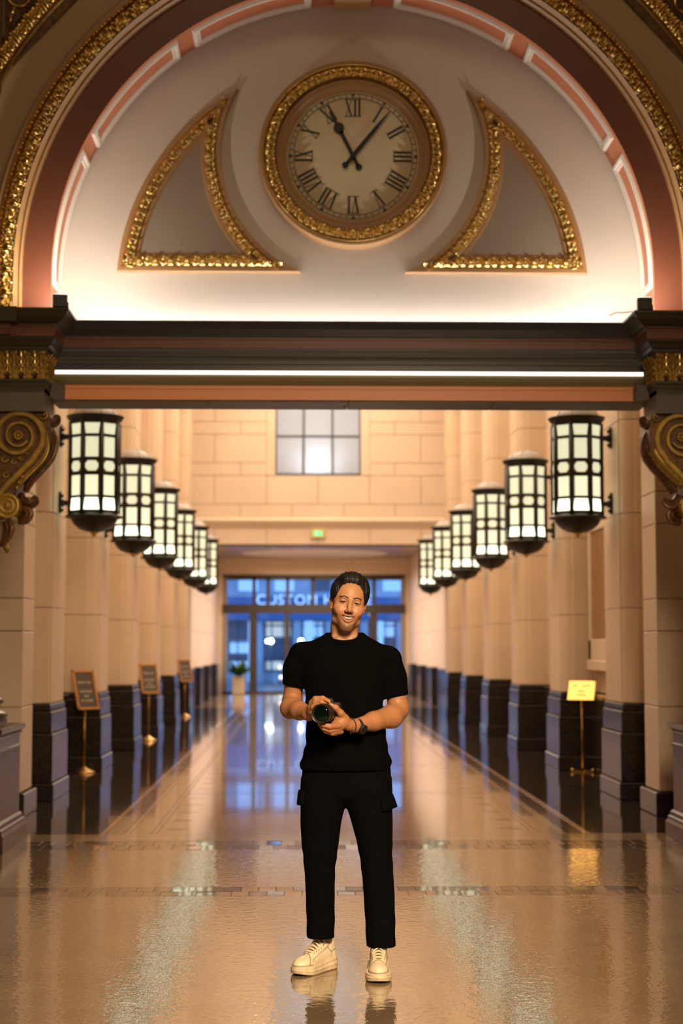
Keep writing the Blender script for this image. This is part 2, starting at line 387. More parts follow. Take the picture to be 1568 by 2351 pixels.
def strip(x, w, y0, L, m):
    k = (round(w, 3), round(L, 3), m)
    if k not in strip_me: strip_me[k] = MB().box(-w / 2, w / 2, 0, L, -0.02, 0).mesh('floor_strip', m, 0.001)
    return link('floor_strip', strip_me[k], floor, (x, y0, 0))
tri = MB().prism([(-.085, 0), (.085, 0), (0, .17)], -.02, .0008).mesh('floor_inlay', 'floor_dark')
for bi, y0 in enumerate(bays):
    L = BAY - 0.36
    strip(0, 2.94, y0, L - .004, 'floor_beige')
    strip(0, 2.94, y0 + L, .036, 'floor_tan'); strip(0, 2.94, y0 + L + .04, .276, 'floor_tile'); strip(0, 2.94, y0 + L + .32, .036, 'floor_tan')
    for sx in (-1, 1):
        strip(sx * 1.495, .042, y0, BAY - .004, 'floor_tan'); strip(sx * 1.600, .16, y0, BAY - .004, 'floor_beige')
        strip(sx * 1.705, .042, y0, BAY - .004, 'floor_tan'); strip(sx * 1.80, .14, y0, BAY - .004, 'floor_tile'); strip(sx * 1.895, .042, y0, BAY - .004, 'floor_tan')
        for q in range(4): strip(sx * 2.555, 1.27, y0 + q * BAY / 4, BAY / 4 - .004, 'floor_dark')
        if bi < 4:
            for q in range(5): link('floor_inlay', tri, floor, (sx * 1.42, y0 + .35 + q * .68, 0)).rotation_euler = (0, 0, sx * PI / 2)
slab('floor_slab', -3.2, 3.2, bays[-1] + BAY, 51.15, 'floor_beige')

# ---- front hall shell (round the camera) and arch wall
def wall(name, mb, m='spandrel', bevel=0): return struct(obj(name, mb, m, bevel=bevel))
wall('wall_left', MB().box(-6.3, -6, -6, 14.3, 0, 9.2)); wall('wall_right', MB().box(6, 6.3, -6, 14.3, 0, 9.2))
wall('wall_back', MB().box(-6.3, 6.3, -6.3, -6, 0, 9.2), 'stone')
ceil_front = wall('ceiling', MB().box(-6.3, 6.3, -6.3, 12.7, 9.2, 9.4), 'spandrel')
AX, AZ = 0.045, 4.25                                        # centre of the arch
ZB = 3.80
def arch_pts(R, n=72, zb=ZB):
    P = [(AX - R, zb)] + [(AX - R * math.cos(PI * i / n), AZ + R * math.sin(PI * i / n)) for i in range(n + 1)] + [(AX + R, zb)]
    return P
def arch_sweep(prof, n=72, zb=ZB, smooth=False):            # prof: (R, Y)
    mb = MB(); mb.grid([[(x, Y, z) for (x, z) in arch_pts(R, n, zb)] for (R, Y) in prof], smooth); return mb
# spandrel wall: rectangle with the arch cut out of it
RW = 2.715
ap = arch_pts(RW, 72, 3.2); mbw = MB(); out = []
for (x, z) in ap:
    a = math.atan2(z - AZ, x - AX)
    if z <= AZ: out.append((-6.0 if x < AX else 6.0, z))
    else:
        t = min((6.05 / abs(math.cos(a))) if abs(math.cos(a)) > 1e-6 else 1e9, 4.95 / max(math.sin(a), 1e-6)); out.append((AX + t * math.cos(a), AZ + t * math.sin(a)))
mbw.grid([[(x, 12.06, z) for (x, z) in ap], [(x, 12.06, z) for (x, z) in out]], False)
mbw.grid([[(x, 12.06, z) for (x, z) in ap], [(x, 12.7, z) for (x, z) in ap]], False)
wall_front = wall('wall_front', mbw, 'spandrel')
for sx, w in ((-1, 1), (1, 1)):
    o = obj('wall_block', MB().box(min(sx * 3.38, sx * 6), max(sx * 3.38, sx * 6), 12.10, 12.5, 0, 3.7), 'spandrel', wall_front)
archi = struct(obj('trim_1', arch_sweep([(2.484, 12.104), (2.484, 12.07), (2.497, 12.045), (2.507, 12.06), (2.515, 12.03), (2.535, 12.00), (2.548, 12.03), (2.552, 12.075),
      (2.56, 12.085), (2.60, 12.075), (2.655, 12.02), (2.662, 11.985), (2.70, 11.985), (2.716, 12.0), (2.716, 12.07)]), 'brown'))
obj('red_face', arch_sweep([(2.27, 12.104), (2.486, 12.104)]), 'red', archi)
obj('gilt_line', arch_sweep([(2.655, 11.99), (2.66, 11.975), (2.668, 11.985)]), 'gold', archi)
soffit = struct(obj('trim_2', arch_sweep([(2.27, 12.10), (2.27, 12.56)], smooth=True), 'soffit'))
ty = MB(); P = arch_pts(2.29, 72, 3.60); ty.add([(x, 12.55, z) for (x, z) in P], [tuple(range(len(P)))])
ty.add([(x, 12.72, z) for (x, z) in P], [tuple(range(len(P)))])
tymp = wall('wall_tympanum', ty, 'cream')
wall('wall_screen', MB().box(-6, 6, 12.58, 12.72, 3.6, 9.2), 'stone')
# raised white frames on the soffit
def soffit_frame(a0, a1):
    mb = MB(); R0 = 2.27
    def ring(off): return (a0 + off / R0, a1 - off / R0, 12.165 + off, 12.515 - off)
    prof = [(0, 0.0), (0.012, 0.022), (0.03, 0.024), (0.042, 0.012), (0.06, 0.012), (0.066, 0.0)]
    loops = []
    for off, h in prof:
        b0, b1, y0, y1 = ring(off); n = 26; lp = []
        for i in range(n + 1): lp.append((b0 + (b1 - b0) * i / n, y0))
        for i in range(7): lp.append((b1, y0 + (y1 - y0) * i / 6))
        for i in range(n + 1): lp.append((b1 + (b0 - b1) * i / n, y1))
        for i in range(7): lp.append((b0, y1 + (y0 - y1) * i / 6))
        loops.append([(AX + (R0 - h) * math.cos(a), Y, AZ + (R0 - h) * math.sin(a)) for (a, Y) in lp])
    mb.grid(loops, False, closed_u=True); return mb
for a0, a1 in ((-2, 25.2), (28.6, 53.6), (57, 82)):
    obj('soffit_frame', soffit_frame(a0 * D2R, a1 * D2R), 'white_trim', soffit); obj('soffit_frame', soffit_frame((180 - a1) * D2R, (180 - a0) * D2R), 'white_trim', soffit)
key = thing('keystone', 'plain ochre keystone at the crown of the arch above the clock', 'keystone', (AX, 12.3, AZ + 2.3))
obj('block', MB().box(-.145, .145, -.27, .24, -.075, .12), 'brown', key, bevel=.01)

# ---- ornament units (shared meshes)
def ornament(w, h, dep, nu=21, nv=11, name='ornament'):
    P = []
    for j in range(nv):
        t = j / (nv - 1); row = []
        for i in range(nu):
            u = i / (nu - 1) - .5
            base = 0.55 * math.sin(PI * min(1, t * 1.05)) ** .7
            r1 = math.hypot(u * 2.1, (t - .36) * 1.0); loop = math.exp(-((r1 - .20) / .075) ** 2) * .75 - .45 * math.exp(-(r1 / .12) ** 2)
            dart = max(0, 1 - abs(abs(u) - .44) / .12) * (1 - abs(t - .45)) * .75
            fl = .22 * math.cos(2 * PI * 4.5 * u * (1.15 - .3 * t)) * math.sin(PI * t)
            mid = max(0, 1 - abs(abs(u) - .27) / .07) * (1 - t) * .4
            lip = .75 * math.exp(-((t - (.86 - .10 * abs(math.sin(2 * PI * u)))) / .07) ** 2)
            hh = base + loop + dart + fl + mid + lip
            tt = t + (0 if t < .9 else -.10 * abs(math.cos(2 * PI * u)))
            if j in (0, nv - 1): hh = -.25
            row.append((u * w, tt * h, hh * dep))
        P.append(row)
    return MB().grid(P, True).mesh(name, 'gold', fix=False)
ORN_BIG = ornament(0.166, 0.115, 0.058, 25, 13); ORN_S = ornament(0.118, 0.088, 0.045, 21, 12)
def place_orn(me, parent, p, tang, inward, scale=1.0, tilt=0.0):   # p: outer edge middle ; local x=tangent y=inward z=towards the viewer
    t = Vector(tang).normalized(); i = Vector(inward).normalized(); n = Vector((0, -1, 0))
    i2 = (i * math.cos(tilt) - n * math.sin(tilt)); n2 = (n * math.cos(tilt) + i * math.sin(tilt))
    m = Matrix(((t.x * scale, i2.x, n2.x, p[0]), (t.y * scale, i2.y, n2.y, p[1]), (t.z * scale, i2.z, n2.z, p[2]), (0, 0, 0, 1)))
    return link('ornament', me, parent, mtx=m)
RO = 2.655; nA = 49
for i in range(nA):
    a = PI * (i + .5) / nA; c, s_ = math.cos(a), math.sin(a)
    if AZ + RO * s_ > 6.75: continue
    place_orn(ORN_BIG, archi, (AX + RO * c, 12.012, AZ + RO * s_), (-s_, 0, c), (-c, 0, -s_), tilt=0.45)
for sx in (-1, 1):
    for q in range(2): place_orn(ORN_BIG, archi, (AX + sx * RO, 12.012, AZ - .085 - .168 * q), (0, 0, sx), (-sx, 0, 0), tilt=0.45)
# spandrel panels in the top corners
for sx in (-1, 1):
    nm = 'left' if sx < 0 else 'right'
    sp = thing('spandrel_panel', 'gilded spandrel panel in the top %s corner above the arch' % nm, 'panel', (0, 12.044, 0), group='spandrel panels')
    lo, hi = (0, 72) if sx > 0 else (108, 180)
    def arcband(prof, a0, a1, n=40):
        return MB().grid([[(AX + R * math.cos((a0 + (a1 - a0) * i / n) * D2R), Y, AZ + R * math.sin((a0 + (a1 - a0) * i / n) * D2R)) for i in range(n + 1)] for (R, Y) in prof], False)
    A0, A1 = (20, 68) if sx > 0 else (112, 160)
    obj('gilt_edge', arcband([(3.012, 0.01), (3.016, -.025), (3.034, -.025), (3.04, -.01)], A0, A1), 'gold', sp)
    obj('moulding', arcband([(3.036, -.012), (3.12, -.006), (3.155, -.03), (3.175, -.02), (3.20, .004)], A0, A1), 'gold_brown', sp)
    for q in range(16):
        a = (A0 + (A1 - A0) * (q + .5) / 16) * D2R; c, s_ = math.cos(a), math.sin(a)
        place_orn(ORN_BIG, sp, (AX + 3.045 * c, -.004, AZ + 3.045 * s_), (-s_, 0, c), (c, 0, s_), 0.96, tilt=.1)
    xv = AX + sx * 2.655
    obj('panel_field', MB().prism([(xv - sx * .02, 5.75), (xv - sx * .02, 7.4), (xv - sx * 1.5, 7.4), (xv - sx * .75, 6.55)], -.012, .012, 'y'), 'gold_brown', sp)
    obj('side_moulding', MB().box(min(xv, xv + sx * .16), max(xv, xv + sx * .16), -.03, .0, 5.6, 7.4), 'gold_brown', sp)
    for q in range(11): place_orn(ORN_BIG, sp, (xv + sx * .13, -.03, 5.72 + q * .168), (0, 0, sx), (-sx, 0, 0), 1.0)
    sc = []
    for q in range(40):
        th = q / 39 * 2.6 * PI; r = .03 + .012 * th; sc.append((xv - sx * (.14 - r * math.cos(th)), -.022, 6.36 + r * math.sin(th)))
    obj('scroll', MB().tube(sc, .011, 6), 'gold', sp)
    obj('leaf_tip', MB().tube([(xv - sx * .09, -.02, 6.27), (xv - sx * .075, -.03, 6.2), (xv - sx * .05, -.02, 6.12)], [.022, .017, .003], 6), 'gold', sp)

# ---- lintel under the clock
lint = struct(obj('trim_3', MB().prism([(11.90, 3.853), (11.905, 3.835), (11.945, 3.80), (11.965, 3.75), (11.975, 3.742), (12.12, 3.742), (12.12, 3.80), (12.06, 3.82), (11.93, 3.845)], -2.12, 2.17, 'x'), 'olive_dark'))
LX0, LX1 = -2.2, 2.25
obj('red_fascia', MB().box(LX0, LX1, 11.985, 12.14, 3.665, 3.744), 'red', lint)
obj('red_fillet', MB().box(LX0, LX1, 11.975, 12.14, 3.728, 3.744), 'red', lint)
obj('olive_moulding', MB().prism([(11.99, 3.668), (12.14, 3.668), (12.14, 3.56), (12.06, 3.56), (12.045, 3.585), (12.035, 3.60), (12.01, 3.605), (12.005, 3.64), (11.99, 3.65)], LX0, LX1, 'x'), 'olive', lint)
obj('bronze_fillet', MB().box(LX0, LX1, 12.042, 12.14, 3.555, 3.585), 'olive', lint)
obj('dark_recess', MB().box(LX0, LX1, 12.07, 12.2, 3.44, 3.56), 'olive_dark', lint)
obj('olive_shelf', MB().prism([(12.00, 3.468), (12.2, 3.468), (12.2, 3.38), (12.06, 3.38), (12.045, 3.40), (12.015, 3.425), (12.00, 3.45)], LX0, LX1, 'x'), 'olive_lit', lint)
obj('terracotta_fascia', MB().box(LX0, LX1, 12.05, 12.3, 3.285, 3.392), 'orange', lint)
obj('terracotta_bead', MB().box(LX0, LX1, 12.04, 12.3, 3.285, 3.305), 'orange', lint)
obj('terracotta_fillet', MB().box(LX0, LX1, 12.042, 12.3, 3.368, 3.392), 'orange', lint)
for x0, x1 in ((-2.2, -1.05), (-1.045, .0), (.005, 1.09), (1.095, 2.25)): obj('soffit_board', MB().box(x0, x1, 12.06, 12.43, 3.27, 3.29), 'grey_block', lint)
obj('lintel_core', MB().box(LX0, LX1, 12.2, 12.43, 3.285, 3.70), 'spandrel', lint)
obj('cove_floor', MB().box(LX0, LX1, 12.1, 12.56, 3.70, 3.745), 'cream', lint)
led = tag(obj('led_strip', MB().box(-2.17, 2.2, 11.995, 12.03, 3.468, 3.496), 'led'), 'long white light strip glowing in the lintel above the terracotta band', 'light strip')
cove = tag(obj('cove_light', MB().box(-1.95, 2.02, 12.44, 12.49, 3.79, 3.80), 'cove_led'), 'hidden white strip light washing up the wall below the clock', 'light strip')
obj('housing', MB().box(-1.95, 2.02, 12.42, 12.51, 3.745, 3.789), 'black_metal', cove)
hk = thing('hook', 'tiny pale hook hanging under the middle of the lintel', 'hook', at(791, 928, 12.25))
obj('shank', MB().tube([(0, 0, .03), (0, 0, -.015)], .004, 6), 'cable', hk); obj('bulb', MB().ball((0, 0, -.02), .009, 8), 'white_trim', hk)

# ---- piers flanking the arch: entablature block, capital, console, column on pedestal
def acanthus(w, h):
    P = []; nv, nu = 25, 11
    for j in range(nv):
        t = j / (nv - 1); lobes = 1 + .34 * math.sin(t * PI * 9); hw = w * .5 * (.62 + .38 * math.sin(PI * min(1, t * 1.1))) * (lobes if 0 < j < nv - 1 else .8) * (1 if t < .85 else (1.15 - t) / .3)
        row = []
        for i in range(nu):
            u = i / (nu - 1) * 2 - 1; curl = .16 * h * max(0, t - .55) ** 1.5 * 4 - .3 * max(0, t - .92) * h
            row.append((u * hw, -(.024 * (1 - u * u) + .016 * math.cos(u * PI * 2.5) * (1 if abs(u) < .99 else 0) + curl), t * h - max(0, t - .9) * h * .5))
        P.append(row)
    return MB().grid(P, True).mesh('acanthus_leaf', 'gold_dull', fix=False)
LEAF = acanthus(.082, .200)
STALK = MB().tube([(0, 0, 0), (0, -.012, .10), (0, -.03, .2)], [.009, .012, .020], 7).mesh('stalk', 'gold')
for sx in (-1, 1):
    nm = 'left' if sx < 0 else 'right'; ox = 0.03 if sx > 0 else 0.0
    def X(a): return sx * a + ox
    def bx(a0, a1, y0, y1, z0, z1, mb=None):
        mb = mb or MB(); return mb.box(min(X(a0), X(a1)), max(X(a0), X(a1)), y0, y1, z0, z1)
    def moulded(prof):                                       # prof: (projection, z); wraps front and inner return
        mb = MB(); rows = []
        for (p, z) in prof: rows.append([(X(3.2), 11.65 - p, z), (X(2.19 - p), 11.65 - p, z), (X(2.19 - p), 12.05, z), ])
        mb.grid(rows, False); mb.add([rows[0][0], rows[0][1], rows[0][2], (X(3.2), 12.05, rows[0][0][2])], [(0, 1, 2, 3)])
        mb.add([rows[-1][0], rows[-1][1], rows[-1][2], (X(3.2), 12.05, rows[-1][0][2])], [(0, 1, 2, 3)]); return mb
    ent = thing('entablature', 'dark olive and red cornice block on the %s capital beside the lintel' % nm, 'cornice', (0, 0, 0), group='cornice blocks')
    obj('cornice', moulded([(0.0, 3.855), (.19, 3.855), (.19, 3.838), (.182, 3.835), (.165, 3.80), (.13, 3.77), (.105, 3.757), (.105, 3.752), (.0, 3.752)]), 'olive_dark' if False else 'olive', ent)
    obj('red_fascia', moulded([(0.0, 3.753), (.095, 3.753), (.095, 3.742), (.082, 3.738), (.082, 3.672), (.0, 3.672)]), 'red', ent)
    obj('lower_moulding', moulded([(0.0, 3.673), (.082, 3.673), (.078, 3.655), (.055, 3.628), (.05, 3.615), (.03, 3.60), (.03, 3.585), (0, 3.585)]), 'olive', ent)
    obj('outer_break', bx(2.42, 3.2, 11.52, 11.66, 3.673, 3.752), 'red', ent); obj('outer_lip', bx(2.36, 3.2, 11.43, 11.66, 3.752, 3.856), 'olive', ent)
    cap = thing('capital', 'gilded acanthus capital on the %s pier' % nm, 'capital', (0, 0, 0), group='acanthus capitals')
    obj('bell', moulded([(0, 3.583), (.012, 3.583), (-.02, 3.37), (-.05, 3.37)]), 'gold_brown', cap)
    for q in range(7):
        xx = 2.215 + q * .098
        if q % 2 == 0 or True:
            o = link('acanthus_leaf', LEAF, cap, (X(xx), 11.665, 3.372))
        link('stalk', STALK, cap, (X(xx + .049), 11.668, 3.374))
    for q in range(3):
        o = link('acanthus_leaf', LEAF, cap, (X(2.205), 11.72 + q * .1, 3.372)); o.rotation_euler = (0, 0, sx * PI / 2 if sx < 0 else PI * 1.5); o.rotation_euler = (0, 0, PI / 2 if sx < 0 else -PI / 2)
    for q in range(10): obj('bud', MB().ball((X(2.20 + q * .066), 11.63, 3.562), (.017, .014, .014), 8), 'gold_dull', cap)
    pier = struct(obj('trim_%d' % (4 if sx < 0 else 5), bx(2.19, 3.2, 11.652, 12.10, 3.14, 3.32), 'grey_block'))
    obj('necking', moulded([(-.1, 3.372), (.018, 3.372), (.018, 3.355), (.006, 3.345), (.004, 3.325), (.0, 3.31), (.0, 3.278), (-.1, 3.278)]), 'olive', pier)
    obj('return_moulding', bx(2.10, 2.25, 11.90, 12.05, 3.272, 3.385), 'grey_block', pier)
    # console: volutes and leaves seen in profile
    con = thing('console', 'gilded scroll bracket with rosette under the %s capital' % nm, 'bracket', (0, 0, 0), group='scroll brackets')
    YF = 11.70
    def px(x, y, d=0.0):                                     # profile drawn on the left bracket; mirrored for the right one
        p = at(x, y, YF); xx = -p.x if sx > 0 else p.x
        return (xx + (0.03 if sx > 0 else 0), YF + d, p.z)
    body = [px(-70, 945), (px(112, 945)), px(117, 985), px(116, 1015), px(108, 1040), px(92, 1062), px(70, 1085), px(45, 1110), px(28, 1135), px(20, 1185), px(-5, 1195), px(-70, 1195)]
    obj('scroll_body', MB().prism([(p[0], p[2]) for p in body], YF + .02, 12.09, 'y'), 'gold_brown', con)
    cx, cy = 41.7, 999
    ang = [-42, -20, 0, 30, 60, 90, 120, 150, 180, 210, 240, 270, 300, 330, 360, 390, 420, 450, 480, 510, 540, 570, 600, 630, 660, 690]
    rad = [60, 60, 58.5, 55, 52, 49.5, 48.5, 48, 47, 45.5, 43.5, 41, 38.5, 36, 33.5, 31.5, 29.5, 28, 27, 26.2, 25.8, 25.5, 25.3, 25.2, 25.2, 25.2]
    wdt = [15, 15, 14.5, 14, 13, 12.5, 12, 12, 12, 11.5, 11, 10.5, 10, 9.5, 9, 8.5, 8, 7.5, 7, 7, 7, 7, 7, 7, 7, 7]
    path = [(-16, 1172, 9), (-8, 1148, 11), (8, 1124, 13), (30, 1100, 14), (56, 1075, 14.5), (76, 1055, 15)]
    pin = []
    for th in np.arange(-42, 691, 6):
        r = np.interp(th, ang, rad); pin.append((cx + r * math.cos(th * D2R), cy - r * math.sin(th * D2R), float(np.interp(th, ang, wdt))))
    path += pin; lft, rgt = [], []
    for i, (x_, y_, w_) in enumerate(path):
        a_ = path[max(0, i - 1)]; b_ = path[min(len(path) - 1, i + 1)]; tx, ty_ = b_[0] - a_[0], b_[1] - a_[1]; ll = math.hypot(tx, ty_); nx, ny = -ty_ / ll, tx / ll
        lft.append((x_ + nx * w_ / 2, y_ + ny * w_ / 2)); rgt.append((x_ - nx * w_ / 2, y_ - ny * w_ / 2))
    mbv = MB(); mbv.grid([[px(*p, .03) for p in lft], [px(*p, -.012) for p in lft], [px((p[0] * .8 + q_[0] * .2), (p[1] * .8 + q_[1] * .2), -.02) for p, q_ in zip(lft, rgt)], [px((p[0] * .2 + q_[0] * .8), (p[1] * .2 + q_[1] * .8), -.02) for p, q_ in zip(lft, rgt)], [px(*p, -.012) for p in rgt], [px(*p, .03) for p in rgt]], False)
    obj('volute', mbv, 'gold_dull', con)
    mbr = MB(); pr = px(cx, cy, .01); rr = []
    for q in range(10):
        a = 2 * PI * q / 10; d = (math.cos(a), math.sin(a)); mbr.tube([(pr[0] + d[0] * .012, YF + .008, pr[2] + d[1] * .012), (pr[0] + d[0] * .028, YF - .004, pr[2] + d[1] * .028), (pr[0] + d[0] * .042, YF + .012, pr[2] + d[1] * .042)], [.006, .011, .004], 6)
    mbr.ball((pr[0], YF, pr[2]), (.014, .010, .014), 10); obj('rosette', mbr, 'gold_dull', con)
    lc = px(15, 1161); mbl = MB()
    mbl.lathe([(.0, -.02), (.018, -.016), (.024, -.004), (.030, -.004), (.036, -.018), (.052, -.022), (.056, -.006), (.062, -.006), (.066, -.02), (.088, -.024), (.094, -.01), (.094, .30)], 36, (lc[0], YF + .02, lc[2]), 'y')
    obj('lower_volute', mbl, 'gold_dull', con)
    def leafy(pts, rs, m='gold_brown', d=.06, name='leaf'):
        P_, R_ = smooth_path([px(x, y, d) for (x, y) in pts], rs, 6); mb = MB().tube(P_, R_, 10, flat=2.4)
        for o_ in (-.6, .0, .6): mb.tube([(p[0], p[1] - .004 + o_ * r * 1.6 - .9 * r * (1 - abs(o_)), p[2]) for p, r in zip(P_, R_)], [r * .34 for r in R_], 6)
        return obj(name, mb, m, con)
    obj('top_curl', MB().tube([px(80, 950, .0), px(92, 960, -.004), px(103, 963, -.006), px(110, 956, -.006), px(106, 948, -.006), px(100, 951, -.008), px(102, 956, -.01)], [.006, .008, .009, .009, .008, .007, .006], 8), 'gold_dull', con)
    leafy([(100, 962), (112, 968), (122, 964), (126, 955), (120, 950)], [.012, .018, .018, .014, .008], d=.10)
    leafy([(108, 975), (116, 995), (118, 1018), (110, 1042), (95, 1062), (78, 1082), (62, 1103), (52, 1126)], [.010, .016, .020, .024, .024, .024, .022, .014], d=.12)
    leafy([(104, 1000), (106, 1030), (92, 1056), (68, 1080), (45, 1104), (34, 1120)], [.008, .013, .016, .017, .016, .008], 'gold_dull', d=.03)
    for (x, y) in ((62, 1070), (54, 1080), (47, 1095), (40, 1108), (35, 1120)): obj('berry', MB().ball(px(x + 4, y, .0), (.017, .014, .014), 8), 'gold_dull', con)
    leafy([(38, 1130), (48, 1146), (60, 1152), (72, 1146), (76, 1135)], [.014, .020, .024, .020, .008], d=.12)
    leafy([(42, 1165), (56, 1172), (52, 1186), (34, 1192)], [.016, .024, .024, .016], d=.14)
    leafy([(10, 1195), (16, 1212), (12, 1230), (4, 1244), (-6, 1252)], [.022, .028, .024, .016, .008], d=.06)
    leafy([(4, 1244), (10, 1254), (14, 1262), (8, 1266)], [.008, .014, .012, .005], 'gold_dull', d=.06)
    for (x, y, r) in ((9, 1052, .030), (-12, 1064, .024), (30, 1058, .022), (12, 1088, .028), (-8, 1104, .024), (46, 1050, .018), (-18, 1030, .026), (60, 1038, .014)):
        obj('tendril', MB().tube([px(x + r / .0031 * math.cos(a) * (1 - .08 * i), y + r / .0031 * math.sin(a) * (1 - .08 * i), .012) for i, a in enumerate([k * .6 for k in range(11)])], .006, 6), 'gold_dull', con)
    # marble column with garland, on a pedestal
    ped = thing('pedestal', 'dark polished marble pedestal at the %s edge under the column' % nm, 'pedestal', (0, 0, 0), group='marble pedestals')
    def pm(prof, m, name):
        mb = MB(); rows = [[(X(3.35), 11.78 - p, z), (X(2.52 - p), 11.78 - p, z), (X(2.52 - p), 12.70 + p * .5, z), (X(3.35), 12.70 + p * .5, z)] for (p, z) in prof]
        mb.grid(rows, False); mb.add(rows[0], [(0, 1, 2, 3)]); mb.add(rows[-1], [(0, 1, 2, 3)]); return obj(name, mb, m, ped)
    pm([(0, 0), (.075, 0), (.075, .115), (.06, .135), (.058, .155), (.045, .165), (.04, .19), (.02, .205), (0, .206)], 'dark_marble', 'base')
    pm([(-.1, .20), (.015, .20), (.015, .70), (-.1, .70)], 'dark_marble', 'die')
    pm([(0, .70), (.022, .70), (.022, .712), (.012, .72), (.012, .80), (0, .80)], 'granite', 'frieze')
    pm([(0, .80), (.03, .80), (.034, .812), (.026, .82), (.05, .838), (.056, .852), (.05, .868), (.03, .874), (0, .876)], 'dark_marble', 'cap')
    col = thing('marble_column', 'dark marble column with carved garland at the %s edge of the photo' % nm, 'column', (0, 0, 0), group='marble columns')
    cxx = X(2.90)
    obj('plinth', MB().box(cxx - .32, cxx + .32, 11.92, 12.56, .876, .915), 'dark_marble', col)
    obj('base', MB().lathe([(.0, .915), (.345, .915), (.37, .935), (.375, .955), (.36, .975), (.33, .985), (.315, 1.01), (.325, 1.03), (.345, 1.045), (.345, 1.065), (.325, 1.08), (.30, 1.09), (.29, 1.12)], 40, (cxx, 12.24, 0)), 'dark_marble', col)
    obj('shaft', MB().lathe([(.29, 1.10), (.285, 2.0), (.28, 2.30), (.0, 2.30)], 40, (cxx, 12.24, 0)), 'dark_marble', col)
    for q, zz in enumerate((1.78, 1.72, 1.66, 1.58, 1.84, 1.50, 1.92)):
        for w in range(6):
            a = PI * (1.5 - sx * .12 * (w - 2)) + sx * .9; obj('garland', MB().ball((cxx + .29 * math.cos(a), 12.24 + .29 * math.sin(a), zz + .012 * ((w * 3) % 5 - 2)), (.030, .03, .032), 8), 'dark_marble', col)
# ---- clock
CP = at(810.6, 359.6, 12.55); CXk, CZk = CP.x, CP.z
pxm = 12.55 / FPX * 1.0035
clock = thing('wall_clock', 'large round wall clock with roman numerals in a gilded ring', 'clock', (CXk, 12.55, CZk))
obj('dial', MB().lathe([(0, -.006), (.525, -.006), (.528, .01)], 72, axis='y'), 'dial', clock)
obj('outer_rim', MB().lathe([(.742, .0), (.738, -.095), (.728, -.108), (.704, -.108), (.700, -.10), (.698, -.09), (.615, -.045), (.60, -.04), (.60, .0)], 96, axis='y'), 'brown', clock)
obj('gilt_line', MB().lathe([(.706, -.106), (.702, -.114), (.697, -.106)], 96, axis='y'), 'gold', clock)
obj('inner_rim', MB().lathe([(.612, -.03), (.605, -.062), (.592, -.072), (.582, -.062), (.580, -.05), (.570, -.055), (.560, -.048), (.545, -.028), (.530, -.022), (.524, -.022), (.518, -.004)], 96, axis='y'), 'brown', clock)
for i in range(34):
    a = 2 * PI * (i + .5) / 34; c, s_ = math.cos(a), math.sin(a)
    place_orn(ORN_S, clock, (.696 * c, -.097, .696 * s_), (-s_, 0, c), (-c, 0, -s_), 1.06, tilt=.45)
RD = .505
def flat(mb, pts, y=-.010, th=.003): mb.prism(pts, y, y + th, 'y'); return mb
trk = MB()
for r0, r1 in ((RD - .004, RD), (.468, .472)): trk.lathe([(r0, -.0075), (r0, -.009), (r1, -.009), (r1, -.0075)], 96, axis='y', smooth=False)
for i in range(60):
    a = 2 * PI * i / 60; c, s_ = math.sin(a), math.cos(a)
    def q(r, o): return (c * r + s_ * o, s_ * r - c * o)
    if i % 5 == 0: flat(trk, [q(.472, 0), q(.502, .017), q(.502, -.017)], -.0095, .002)
    else: flat(trk, [q(.470, .0022), q(.503, .0022), q(.503, -.0022), q(.470, -.0022)], -.0092, .002)
obj('minute_track', trk, 'black', clock)
def numeral(txt):
    mb = MB(); H = .135; th, tn = .0135, .0045; wI, wV, wX = .034, .066, .066
    ws = {'I': wI, 'V': wV, 'X': wX}; tot = sum(ws[c] for c in txt); x = -tot / 2
    def bar(xa, za, xb, zb, w): flat(mb, [(xa - w, za), (xa + w, za), (xb + w, zb), (xb - w, zb)], -.0095, .002)
    for ch in txt:
        w = ws[ch]; m = x + w / 2
        if ch == 'I': bar(m, 0, m, H, th / 2 + .001)
        if ch == 'V': bar(m, 0, x + .012, H, th / 2); bar(m, 0, x + w - .010, H, tn / 2)
        if ch == 'X': bar(x + w - .012, 0, x + .012, H, th / 2); bar(x + .010, 0, x + w - .010, H, tn / 2)
        x += w
    for z in (0, H): flat(mb, [(-tot / 2 + .002, z - .0022), (tot / 2 - .002, z - .0022), (tot / 2 - .002, z + .0022), (-tot / 2 + .002, z + .0022)], -.0095, .002)
    return mb
for i, t in enumerate(['XII', 'I', 'II', 'III', 'IIII', 'V', 'VI', 'VII', 'VIII', 'IX', 'X', 'XI']):
    a = 2 * PI * i / 12; o = obj('numeral', numeral(t), 'black', clock); o.rotation_euler = (0, a, 0)
    o.location = (math.sin(a) * .322, 0, math.cos(a) * .322)
def hand(pts, name, ang, y):
    mb = MB(); flat(mb, pts, y, .008); o = obj(name, mb, 'black', clock); o.rotation_euler = (0, ang, 0); return o
def circ(cx, cz, r, n=18): return [(cx + r * math.cos(2 * PI * k / n), cz + r * math.sin(2 * PI * k / n)) for k in range(n)]
mh = MB(); flat(mh, [(-.013, -.08), (.013, -.08), (.017, .05), (.014, .28), (.003, .462), (-.003, .462), (-.014, .28), (-.017, .05)], -.034, .008); flat(mh, circ(0, -.098, .026), -.034, .008); flat(mh, circ(0, 0, .024), -.036, .01)
o = obj('minute_hand', mh, 'black', clock); o.rotation_euler = (0, 38.8 * D2R, 0)
hh = MB(); flat(hh, [(-.013, -.09), (.013, -.09), (.014, .22), (-.014, .22)], -.022, .008); flat(hh, circ(0, -.10, .026), -.022, .008)
